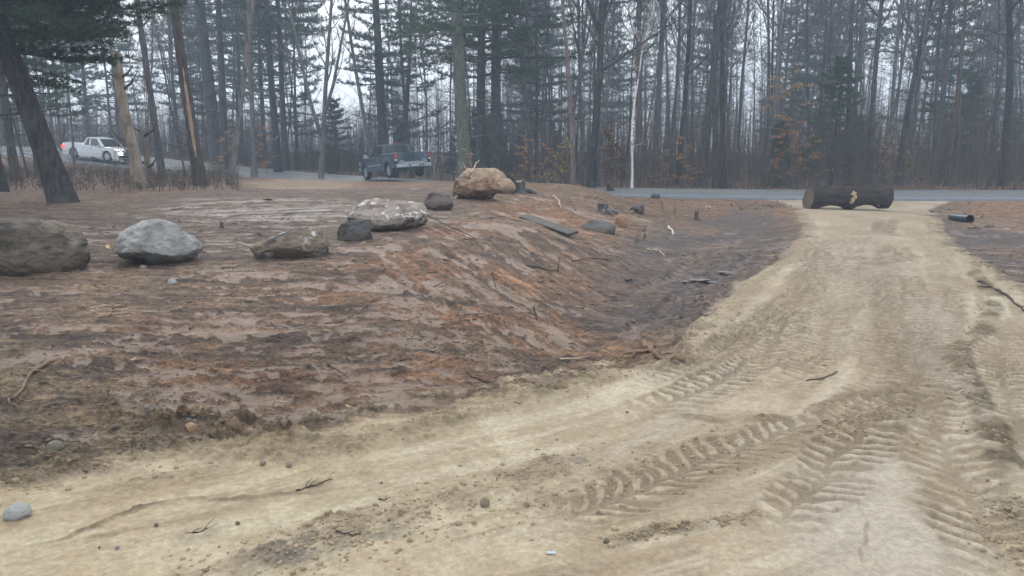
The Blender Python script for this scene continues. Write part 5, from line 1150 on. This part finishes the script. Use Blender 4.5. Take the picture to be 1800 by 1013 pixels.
# --- beyond what can be told apart: the far wood and the brush, as masses
r = np.random.default_rng(77)
def far_wood():
    TV, TF, k = [], [], 0; NV = []
    for i in range(1900):
        px = r.uniform(-250, 2050); D = r.uniform(78, 150)
        if px < 640 and r.random() < .35: continue
        if 560 < px < 640 and r.random() < .3: continue
        x_, y_ = at_px(px, D); z0 = H1(x_, y_) - .3; Ht = r.uniform(8, 15.5) if px > 660 else r.uniform(4.5, 9); rr_ = r.uniform(.04, .10); lx, ly = r.uniform(-.05, .05, 2) * Ht
        for q in range(3):
            a = q * 2.09; TV.append((x_ + rr_ * math.cos(a), y_ + rr_ * math.sin(a), z0))
        TV.append((x_ + lx, y_ + ly, z0 + Ht)); TF += [(k, k + 1, k + 3), (k + 1, k + 2, k + 3), (k + 2, k, k + 3)]; k += 4
        for j in range(48):
            t_ = .12 + .86 * r.random() ** .85; b0 = np.array((x_ + lx * t_, y_ + ly * t_, z0 + Ht * t_)); az = r.uniform(0, 6.28); L = r.uniform(.8, 3.2) * (1.15 - t_ * .6); e_ = b0 + np.array((math.cos(az) * L * .7, math.sin(az) * L * .7, L * r.uniform(.2, .9))); w_ = r.uniform(.012, .03)
            TV += [tuple(b0 + (0, 0, w_)), tuple(b0 - (0, 0, w_)), tuple(e_)]; TF.append((k, k + 1, k + 2)); k += 3
    o = link('far_wood', tris_mesh('far_wood', np.array(TV), np.array(TF), bark_grey)); tag(o, 'distant mass of leafless trees fading into the mist', 'wood', kind='stuff')
far_wood()
def brush():
    TV, TF, k = [], [], 0
    for i in range(19000):
        near_left = i % 14 == 0
        px = r.uniform(-100, 430) if near_left else r.uniform(-100, 680) if i % 3 == 0 else r.uniform(-150, 1980); D = r.uniform(23, 52) if near_left else 34 + 46 * r.random() ** (1.3 if i % 3 else .6); x_, y_ = at_px(px, D)
        d, s = (9, -1)
        TV_ = None; SX.append((x_, y_, near_left))
    A = np.array([(a, b_) for a, b_, _ in SX]); nl = np.array([c_ for *_, c_ in SX]); d, _, s, _ = seg_dist(A[:, 0], A[:, 1], RC[::2]); HH = base_h(A[:, 0], A[:, 1]); keep = (d > RW + .8) & np.where(nl, s > 0, s < 0)
    for (x_, y_), z0, nlf in zip(A[keep], HH[keep], nl[keep]):
        Ht = r.uniform(.15, .65) if nlf else r.uniform(.7, 7.5) * r.uniform(.5, 1); 
        lx, ly = r.normal(0, .10, 2) * Ht; w_ = r.uniform(.006, .018)
        TV += [(x_ - w_, y_, z0 - .1), (x_ + w_, y_, z0 - .1), (x_ + lx, y_ + ly, z0 + Ht)]; TF.append((k, k + 1, k + 2)); k += 3
        for j in range(9):
            t_ = r.uniform(.15, .95); b0 = np.array((x_ + lx * t_, y_ + ly * t_, z0 + Ht * t_)); v = np.array((r.normal(0, .4), r.normal(0, .4), r.uniform(.1, .7))) * r.uniform(.4, 1.1) * (.5 + Ht * .2)
            TV += [tuple(b0 + (0, 0, .007)), tuple(b0 - (0, 0, .007)), tuple(b0 + v)]; TF.append((k, k + 1, k + 2)); k += 3
    o = link('brush', tris_mesh('brush', np.array(TV), np.array(TF), bark('brush_twigs', (.07, .05, .04), (.19, .15, .12)))); tag(o, 'tangle of thin bare brush under the trees', 'brush', kind='stuff')
SX = []; brush()
def leaf_scatter():
    n = 26000; px = r.uniform(-150, 1980, n); D = np.where(r.random(n) < .5, r.uniform(17, 52, n), r.uniform(33, 60, n)); A = np.c_[(px - 900) / F / math.cos(PITCH) * D, D]
    d, _, s, _ = seg_dist(A[:, 0], A[:, 1], RC[::2]); left = (px < 430) & (D > 21 + (px / 430) * 8) & (s > 0); near_v = (s > 0) & (px > 1050) & (d < RW + 4.2) & (px < 1400) | (s > 0) & (px > 1680) & (d < RW + 7); keep = (d > RW + .1) & ((s < 0) | left | near_v); A = A[keep]; m = len(A)
    z = base_h(A[:, 0], A[:, 1]) + r.uniform(.0, .06, m); P = np.c_[A, z]; D_ = r.normal(0, 1, (m, 3)) * (1, 1, .5); D_ /= np.linalg.norm(D_, axis=1)[:, None]; S = np.cross(D_, (0, 0, 1.)) ; S /= np.linalg.norm(S, axis=1)[:, None] + 1e-9; l = r.uniform(.05, .12, (m, 1))
    V_ = np.stack([P - D_ * l * .5, P - S * l * .35, P + D_ * l * .5, P + S * l * .35], 1).reshape(-1, 3); o = link('leaf_litter', tris_mesh('leaf_litter', V_, np.arange(len(V_)).reshape(-1, 4), leafmat('fallen_leaves', [(.10, .055, .03), (.24, .13, .065), (.42, .25, .13)], trans=.1), 4)); tag(o, 'fallen brown and orange leaves under the trees and on the verge', 'leaf litter', kind='stuff')
leaf_scatter()
print('masses', time.time() - T0)

# ------------------------------------------------------------------ vehicles
glass = simple('car_glass', (.012, .016, .022), .12, noise_amt=.1, coat=.5)
rubber = simple('rubber', (.018, .018, .019), .85, noise_amt=.2)
chrome = simple('bumper_metal', (.50, .52, .56), .3, metal=.7, noise_amt=.1)
rimm = simple('rim_metal', (.55, .56, .58), .35, metal=.6, noise_amt=.1)
blackp = simple('black_trim', (.02, .02, .022), .6, noise_amt=.1)
red_l = simple('red_lens', (.42, .035, .03), .25, noise_amt=.1)
def loft(mb, secs):
    """skin between cross sections of equal length"""
    n = len(secs[0]); V_ = [p for s in secs for p in s]
    f = [(i * n + k, i * n + (k + 1) % n, (i + 1) * n + (k + 1) % n, (i + 1) * n + k) for i in range(len(secs) - 1) for k in range(n)]
    f += [tuple(range(n))[::-1], tuple(range((len(secs) - 1) * n, len(secs) * n))]; mb.add(V_, f)
def mk_wheel(parent, x_, y_, r_, wdt, side):
    w_ = bpy.data.objects.new('wheel', None); C.objects.link(w_); w_.parent = parent; w_.location = (x_, y_, r_)
    mb = MB(); prof = [(-.5, .80), (-.5, .93), (-.36, 1.0), (.36, 1.0), (.5, .93), (.5, .80)]; sd = 28; V_ = []
    for (u, q) in prof:
        for k in range(sd): a = 2 * math.pi * k / sd; V_.append((u * wdt, r_ * q * math.cos(a), r_ * q * math.sin(a)))
    mb.add(V_, [(i * sd + k, i * sd + (k + 1) % sd, (i + 1) * sd + (k + 1) % sd, (i + 1) * sd + k) for i in range(5) for k in range(sd)])
    for k in range(sd):
        a = 2 * math.pi * k / sd; mb.box((0, r_ * 1.003 * math.cos(a), r_ * 1.003 * math.sin(a)), (wdt * .8, .03, .012), [(1, 0, 0), (0, -math.sin(a), math.cos(a)), (0, math.cos(a), math.sin(a))])
    mb.build('tyre', rubber, w_)
    mb = MB(); f_ = side * wdt * .42; mb.tube([(-side * wdt * .3, 0, 0), (f_, 0, 0)], [r_ * .66, r_ * .66], 24, caps=False)
    mb.tube([(f_ * .2, 0, 0), (f_ * .3, 0, 0)], [r_ * .64, r_ * .64], 20)
    for k in range(6):
        a = k * math.pi / 3; rot = [(1, 0, 0), (0, math.cos(a), -math.sin(a)), (0, math.sin(a), math.cos(a))]; mb.box((f_ * .72, r_ * .36 * math.cos(a), r_ * .36 * math.sin(a)), (.05, r_ * .62, r_ * .16), rot)
    mb.tube([(f_ * .5, 0, 0), (f_ * 1.02, 0, 0)], [r_ * .2, r_ * .17], 14); mb.build('rim', rimm, w_, False)
    return w_
def arch_side(mb, xs, y0, y1, zlo, zhi, wheels, wr, n=60):
    """side sheet from y0 to y1 at x = xs(z) with wheel openings cut from its lower edge"""
    V_, f = [], []; ys = np.linspace(y0, y1, n)
    for yy in ys:
        b_ = zlo(yy) if callable(zlo) else zlo
        for wy_, wz_ in wheels:
            dd = wr * wr - (yy - wy_) ** 2
            if dd > 0: b_ = max(b_, wz_ + math.sqrt(dd))
        t_ = zhi(yy) if callable(zhi) else zhi; m = 7
        for k in range(m): z_ = b_ + (t_ - b_) * k / (m - 1); V_.append((xs(z_, yy), yy, z_))
    m = 7; mb.add(V_, [(i * m + k, (i + 1) * m + k, (i + 1) * m + k + 1, i * m + k + 1) for i in range(n - 1) for k in range(m - 1)])
def poly(mb, pts, thick=None, d=(1, 0, 0)):
    n = len(pts); P = np.array(pts, float)
    if thick is None: mb.add(P, [tuple(range(n))]); return
    Q = P + np.array(d) * thick; mb.add(np.vstack([P, Q]), [tuple(range(n))[::-1], tuple(range(n, 2 * n))] + [(k, (k + 1) % n, n + (k + 1) % n, n + k) for k in range(n)])

def pickup():
    """crew cab pickup, nose to +y, origin on the ground between the axles' middle; 5.8 m long"""
    paint = simple('truck_paint', (.060, .105, .140), .22, metal=.6, noise_amt=.12, scale=2, coat=.6)
    root = empty('pickup_truck', (0, 0, 0), 0, 'dark blue grey pickup truck seen from behind, parked nose down at the road', 'pickup truck')
    Wd, yr, yf, wr = .98, -1.82, 1.82, .40; y0, y1 = -2.95, 2.75
    belt = 1.17
    xs = lambda z, y: (Wd - .06 * max(0, (z - .95)) ** 1 - .05 * max(0, .75 - z)) * (1 - .10 * max(0, (y - 1.9) / .9) ** 2)
    zlo = lambda y: .50; wh = [(yr, wr), (yf, wr)]
    body = MB()
    hood = lambda y: belt if y < 1.2 else belt - .03 - .12 * ((y - 1.2) / 1.55) ** 2
    bedtop = lambda y: 1.26 if y < -1.02 else (belt if y < 1.2 else hood(y))
    for s in (-1, 1):
        arch_side(body, lambda z, y, s=s: s * xs(z, y), y0, -1.03, zlo, 1.26, wh, .50)
        arch_side(body, lambda z, y, s=s: s * xs(z, y), -1.0, y1, zlo, bedtop, wh, .50, n=70)
        # bed rail, its pale colour painting in the sky's reflection, and inner wall
        rl_ = MB(); rl_.box((s * (Wd - .09), (y0 - 1.0) / 2, 1.275), (.15, -y0 - 1.0, .03)); rl_.build('bed_rail', simple('rail_sky_sheen', (.30, .38, .44), .3, metal=.3), root); body.box((s * (Wd - .14), (y0 - 1.0) / 2, .98), (.03, -y0 - 1.0, .55))
        # step sill and bottom turn under
        body.box((s * (Wd - .08), 0, .47), (.10, 2.6, .10))
    body.box((0, (y0 - 1.0) / 2, .72), (1.7, -y0 - 1.05, .05)); body.box((0, -1.05, .98), (1.8, .05, .55))
    # hood and cowl
    V_ = []; ny, nx = 10, 9
    for i in range(ny):
        yy = 1.15 + (y1 - 1.15) * i / (ny - 1)
        for k in range(nx): u = -1 + 2 * k / (nx - 1); V_.append((u * xs(1.1, yy), yy, hood(yy) + .07 * (1 - u ** 4)))
    body.add(V_, [(i * nx + k, i * nx + k + 1, (i + 1) * nx + k + 1, (i + 1) * nx + k) for i in range(ny - 1) for k in range(nx - 1)])
    body.box((0, y1 - .03, .80), (1.72, .08, .42)); body.build('body', paint, root, False)
    m = MB(); m.box((0, 0, .50), (1.5, 5.0, .14)); m.box((0, yr, .42), (1.5, .14, .14)); m.box((0, -2.6, .42), (.5, .5, .2)); m.tube([(.45, -2.2, .42), (.45, -2.95, .40)], [.05, .05], 10)
    m.build('chassis', blackp, root)
    # cab greenhouse: lower ring at the belt, upper ring under the roof
    zb, zt = 1.14, 1.80; lo = [(-.93, -1.0), (.93, -1.0), (.93, 1.18), (-.93, 1.18)]; hi = [(-.74, -.86), (.74, -.86), (.74, .42), (-.74, .42)]
    def gp(k, u, z):  # point on the pillar line
        t_ = (z - zb) / (zt - zb); return ((lo[k][0] * (1 - t_) + hi[k][0] * t_), lo[k][1] * (1 - t_) + hi[k][1] * t_, z)
    def wallpt(k, u, z): a = np.array(gp(k, 0, z)); b_ = np.array(gp((k + 1) % 4, 0, z)); return a * (1 - u) + b_ * u
    cab = MB(); gl_ = []
    def side_frame(k, wins, zlow=1.17, zup=1.74):
        us = [0] + [q for w_ in wins for q in w_] + [1]
        for i in range(0, len(us), 2): cab.add([wallpt(k, us[i], zb), wallpt(k, us[i + 1], zb), wallpt(k, us[i + 1], zt), wallpt(k, us[i], zt)], [(0, 1, 2, 3)])
        for a, b_ in wins:
            cab.add([wallpt(k, a, zb), wallpt(k, b_, zb), wallpt(k, b_, zlow), wallpt(k, a, zlow)], [(0, 1, 2, 3)]); cab.add([wallpt(k, a, zup), wallpt(k, b_, zup), wallpt(k, b_, zt), wallpt(k, a, zt)], [(0, 1, 2, 3)])
            P = [wallpt(k, a, zlow), wallpt(k, b_, zlow), wallpt(k, b_, zup), wallpt(k, a, zup)]; c_ = np.mean(P, axis=0); P = [p + (np.array([0, 0, 1.45]) - p) * .012 for p in P]; g_ = MB(); g_.add(P, [(0, 1, 2, 3)]); gl_.append((('rear_window', 'side_window', 'windshield', 'side_window')[k], g_))
    side_frame(0, [(.08, .92)]); side_frame(1, [(.07, .44), (.50, .86)]); side_frame(2, [(.06, .94)]); side_frame(3, [(.14, .50), (.56, .93)])
    cab.build('cab', paint, root)
    for nme, g_ in gl_: g_.build(nme, glass, root)
    rf = MB(); V_ = []; n = 9
    for i in range(n):
        for k in range(n):
            u = -1 + 2 * i / (n - 1); v = -1 + 2 * k / (n - 1); V_.append((u * .755, -.22 + v * .655, zt + .075 * (1 - u ** 4) * (1 - v ** 4)))
    rf.add(V_, [(i * n + k, (i + 1) * n + k, (i + 1) * n + k + 1, i * n + k + 1) for i in range(n - 1) for k in range(n - 1)]); rf.build('roof', paint, root, True)
    # seats glimpsed through the glass
    m = MB()
    for s in (-.4, .4):
        for yy in (.35, -.6): m.box((s, yy, 1.2), (.5, .14, .6)); m.box((s, yy, 1.55), (.26, .1, .16))
    m.build('seat', blackp, root)
    # doors as thin outlines and handles
    for s in (-1, 1):
        for ya, yb in ((.12, 1.12), (-.92, .08)):
            d = MB(); P = []; 
            arch_side(d, lambda z, y, s=s: s * (xs(z, y) + .008), ya, yb, .56, 1.13, wh, .52, n=12); dd = d.build('door', paint, root)
            hm = MB(); hm.box((s * (Wd + .02), ya + .12, 1.02), (.03, .16, .035)); hm.build('handle', blackp, dd)
        m = MB(); m.box((s * (Wd + .012), .15, .74), (.02, 2.0, .055)); m.build('side_moulding', chrome, root)
        m = MB(); m.box((s * (Wd + .17), 1.0, 1.27), (.20, .09, .20)); m.box((s * (Wd + .04), 1.02, 1.2), (.14, .05, .05)); m.build('mirror', chrome if s < 0 else blackp, root)
        m = MB(); m.box((s * (Wd - .03), y0 - .005, 1.04), (.15, .07, .40)); tl = m.build('tail_light', red_l, root)
        m = MB(); m.box((s * (Wd - .03), y0 - .045, .90), (.13, .015, .08)); m.build('reverse_lens', chrome, tl)
        m = MB(); m.box((s * .74, y1 + .02, .92), (.34, .06, .20)); m.build('headlight', simple('lamp_glass', (.6, .62, .65), .15), root)
        # flares
        for yy in (yr, yf):
            m = MB(); n = 20; V_ = []
            for i in range(n + 1):
                a = math.pi * i / n; 
                for (dx, rr_) in ((.0, .50), (.035, .505), (.03, .56), (-.01, .58)): V_.append((s * (Wd - .02 + dx), yy + rr_ * math.cos(a), wr + rr_ * math.sin(a)))
            m.add(V_, [(i * 4 + k, (i + 1) * 4 + k, (i + 1) * 4 + k + 1, i * 4 + k + 1) for i in range(n) for k in range(3)]); m.build('wheel_arch', paint, root)
            m = MB(); m.box((s * .62, yy, .78), (.66, 1.02, .04)); m.build('wheel_well', blackp, root)
            mk_wheel(root, s * (Wd - .15), yy, wr, .27, s)
    tg = MB(); tg.box((0, y0 + .0, 1.0), (1.66, .07, .52)); tgo = tg.build('tailgate', paint, root); bv = tgo.modifiers.new('bevel', 'BEVEL'); bv.width = .02; bv.segments = 2
    m = MB(); m.box((0, y0 - .045, 1.14), (.24, .03, .09)); m.build('handle', blackp, tgo)
    m = MB(); m.box((0, y0 - .045, .765), (1.66, .02, .05)); m.build('trim_strip', chrome, tgo)
    for xx, ww in ((-.62, .22), (.66, .24)):
        m = MB()
        for i in range(5): m.box((xx - ww / 2 + ww * (i + .5) / 5, y0 - .042, .86), (ww / 5 * .7, .012, .05))
        m.build('badge', chrome, tgo)
    m = MB(); m.box((0, y0 - .14, .60), (1.92, .20, .19)); m.box((0, y0 - .12, .715), (1.2, .18, .03)); bo = m.build('rear_bumper', chrome, root); bv = bo.modifiers.new('bevel', 'BEVEL'); bv.width = .03; bv.segments = 2
    m = MB(); m.box((0, y0 - .25, .61), (.32, .015, .15)); lp = m.build('licence_plate', simple('plate', (.62, .70, .66), .5, noise_amt=.1), bo)
    m = MB(); m.box((0, y0 - .26, .665), (.30, .006, .03)); m.build('plate_band', simple('plate_green', (.10, .25, .17), .5), lp)
    for xx in (-.28, .34, .50): m = MB(); m.tube([(xx, y0 - .235, .60), (xx, y0 - .25, .60)], [.05, .05], 12); m.build('bumper_socket', blackp, bo)
    m = MB(); m.box((0, -.90, 1.835), (.34, .05, .045)); m.build('brake_light', red_l, root)
    m = MB(); m.box((0, y1 + .06, .60), (1.9, .16, .22)); m.build('front_bumper', chrome, root)
    m = MB(); m.box((0, y1 + .025, .92), (1.1, .05, .24)); m.build('grille', blackp, root)
    return root
tr = pickup()
# stands where its wheels meet the ground in the picture
gR = np.array(G(693, 314)); hd = R(30)
fwd = np.array([-math.sin(hd), math.cos(hd)]); Dr = 43.0
rear_l = np.array([(693 - 900) / F / math.cos(PITCH) * Dr, Dr]); rgt = np.array([math.cos(hd), math.sin(hd)])
cen = rear_l + fwd * 1.82 + rgt * .83
zl = CAM_H - (313.5 - 265) / F * Dr
tr.location = (cen[0], cen[1], zl - .04 + .05); tr.rotation_mode = 'XYZ'
TRUCK_PITCH, TRUCK_ROLL = -.055, -.05
tr.matrix_world = Matrix.Translation(tr.location) @ Matrix.Rotation(hd, 4, 'Z') @ Matrix.Rotation(TRUCK_ROLL, 4, 'Y') @ Matrix.Rotation(TRUCK_PITCH, 4, 'X')
print('truck at', tuple(tr.location), 'ground', H1(*cen), 'front', H1(*(cen + fwd * 1.8)))

def sedan():
    paint = simple('car_paint_white', (.62, .64, .66), .25, noise_amt=.06, scale=2, coat=.5)
    root = empty('pickup_truck', (0, 0, 0), 0, 'pale silver white pickup with lit lamps, driving on the road behind the left trees', 'pickup truck')
    Wd, yr, yf, wr = .90, -1.48, 1.50, .36; y0, y1 = -2.60, 2.45; body = MB(); wh = [(yr, wr), (yf, wr)]
    xs = lambda z, y: (Wd - .05 * max(0, z - .7) - .10 * max(0, .5 - z)) * (1 - .12 * max(0, (abs(y) - 1.7) / .85) ** 2)
    top = lambda y: (1.02 if y < -.66 else .98) - .03 * max(0, y) - .14 * max(0, (y - 1.6) / .9) ** 2 - .05 * max(0, (-y - 2.2) / .3)
    for s in (-1, 1): arch_side(body, lambda z, y, s=s: s * xs(z, y), y0, y1, .24, top, wh, .40, n=90)
    V_ = []; ny, nx = 26, 9
    for i in range(ny):
        yy = y0 + (y1 - y0) * i / (ny - 1)
        for k in range(nx): u = -1 + 2 * k / (nx - 1); V_.append((u * xs(.9, yy), yy, top(yy) + .045 * (1 - u ** 4)))
    body.add(V_, [(i * nx + k, i * nx + k + 1, (i + 1) * nx + k + 1, (i + 1) * nx + k) for i in range(ny - 1) for k in range(nx - 1) if not (-2.5 < y0 + (y1 - y0) * (i + .5) / (ny - 1) < -.7 and 0 < k < nx - 2)])
    body.box((0, -1.6, .60), (1.36, 1.75, .04))
    for s in (-1, 1): body.box((s * .66, -1.6, .82), (.03, 1.75, .40))
    body.box((0, -.70, .82), (1.34, .04, .42)); body.box((0, -2.46, .82), (1.34, .04, .40))
    for yy in (y0, y1): body.box((0, yy, .55), (1.56, .06, .56))
    body.build('body', paint, root)
    zb, zt = .98, 1.50; lo = [(-.84, -.68), (.84, -.68), (.84, 1.22), (-.84, 1.22)]; hi = [(-.64, -.46), (.64, -.46), (.64, .55), (-.64, .55)]
    wp = lambda k, u, z: (lambda t_: np.array([(lo[k][0] * (1 - t_) + hi[k][0] * t_) * (1 - u) + (lo[(k + 1) % 4][0] * (1 - t_) + hi[(k + 1) % 4][0] * t_) * u, (lo[k][1] * (1 - t_) + hi[k][1] * t_) * (1 - u) + (lo[(k + 1) % 4][1] * (1 - t_) + hi[(k + 1) % 4][1] * t_) * u, z]))((z - zb) / (zt - zb))
    cab = MB(); gs = []
    for k, wins in ((0, [(.07, .93)]), (1, [(.08, .30), (.36, .84)]), (2, [(.05, .95)]), (3, [(.16, .64), (.70, .92)])):
        us = [0] + [q for w_ in wins for q in w_] + [1]
        for i in range(0, len(us), 2): cab.add([wp(k, us[i], zb), wp(k, us[i + 1], zb), wp(k, us[i + 1], zt), wp(k, us[i], zt)], [(0, 1, 2, 3)])
        for a, b_ in wins:
            cab.add([wp(k, a, 1.455), wp(k, b_, 1.455), wp(k, b_, zt), wp(k, a, zt)], [(0, 1, 2, 3)]); g_ = MB(); g_.add([wp(k, a, zb), wp(k, b_, zb), wp(k, b_, 1.455), wp(k, a, 1.455)], [(0, 1, 2, 3)]); gs.append((('rear_window', 'side_window', 'windshield', 'side_window')[k], g_))
    cab.build('cabin', paint, root)
    for nme, g_ in gs: g_.build(nme, glass, root)
    rf = MB(); n = 7; V_ = [((-1 + 2 * i / (n - 1)) * .65, .045 + (-1 + 2 * k / (n - 1)) * .52, zt + .05 * (1 - (-1 + 2 * i / (n - 1)) ** 4) * (1 - (-1 + 2 * k / (n - 1)) ** 4)) for i in range(n) for k in range(n)]
    rf.add(V_, [(i * n + k, (i + 1) * n + k, (i + 1) * n + k + 1, i * n + k + 1) for i in range(n - 1) for k in range(n - 1)]); rf.build('roof', paint, root, True)
    m = MB(); m.box((0, 0, .28), (1.5, 4.4, .12)); m.build('underbody', blackp, root)
    lit = simple('lit_headlight', (1, .9, .7), .2, emit=(1, .86, .62), es=22); tail = simple('lit_tail_light', (.6, .03, .03), .3, emit=(1, .05, .04), es=3.0)
    for s in (-1, 1):
        m = MB(); m.box((s * .66, y1 + .03, .62), (.27, .10, .13)); m.build('headlight', lit, root)
        m = MB(); m.box((s * .68, y0 - .0, .74), (.34, .12, .15)); m.box((s * (Wd - .06), y0 + .12, .74), (.10, .26, .15)); m.build('tail_light', tail, root)
        m = MB(); m.box((s * (Wd + .06), .85, .98), (.14, .10, .12)); m.build('mirror', paint, root)
        for ya, yb in ((.02, 1.08), (-.62, -.02)):
            d = MB(); arch_side(d, lambda z, y, s=s: s * (xs(z, y) + .008), ya, yb, .3, .9, wh, .42, n=10); dd = d.build('door', paint, root)
            m = MB(); m.box((s * (Wd + .015), ya + .12, .8), (.03, .14, .03)); m.build('handle', blackp, dd)
        for yy in (yr, yf):
            m = MB(); m.box((s * .6, yy, .62), (.5, .8, .03)); m.build('wheel_well', blackp, root); mk_wheel(root, s * (Wd - .12), yy, wr, .2, s)
    m = MB(); m.box((0, y1 + .07, .42), (1.6, .10, .16)); m.build('front_bumper', blackp, root)
    m = MB(); m.box((0, y1 + .035, .62), (.8, .03, .14)); m.build('grille', blackp, root)
    m = MB(); m.box((0, y0 - .07, .45), (1.6, .10, .16)); m.build('rear_bumper', blackp, root)
    return root
cr_ = sedan()
# on the road's near lane, coming down towards the right
i = int(np.argmin(np.abs(900 + RC[:, 0] / RC[:, 1] * F * math.cos(PITCH) - 224))); dirv = RC[i - 1, :2] - RC[i + 1, :2]; dirv /= np.linalg.norm(dirv)
off = np.array([dirv[1], -dirv[0]]) * 1.5
hdg = math.atan2(-dirv[0], dirv[1]) - R(1)
slope_ = math.atan2(RC[i - 1, 2] - RC[i + 1, 2], np.linalg.norm(RC[i - 1, :2] - RC[i + 1, :2]))
cr_.matrix_world = Matrix.Translation((RC[i, 0] + off[0], RC[i, 1] + off[1], RC[i, 2] + .045)) @ Matrix.Rotation(hdg, 4, 'Z') @ Matrix.Rotation(slope_, 4, 'X')
print('car', tuple(cr_.location), math.degrees(hdg))

# ------------------------------------------------------------------ haze
HAZE = .0027
hm = bpy.data.materials.new('haze'); hm.use_nodes = True; hn = hm.node_tree; hn.nodes.clear()
ho = hn.nodes.new('ShaderNodeOutputMaterial'); pv = hn.nodes.new('ShaderNodeVolumePrincipled'); pv.inputs['Color'].default_value = (.66, .82, 1, 1); pv.inputs['Density'].default_value = HAZE; pv.inputs['Anisotropy'].default_value = .2
hn.links.new(pv.outputs['Volume'], ho.inputs['Volume'])
mb = MB(); mb.box((0, 0, 12.5), (660, 660, 37)); hzo = mb.build('haze', hm); tag(hzo, kind='stuff'); hzo['label'] = 'thin pale mist among the trees'
print('tris', sum(len(m.loop_triangles) if m.loop_triangles else sum(len(p.vertices) - 2 for p in m.polygons) for m in bpy.data.meshes if len(m.polygons) < 200000), time.time() - T0)
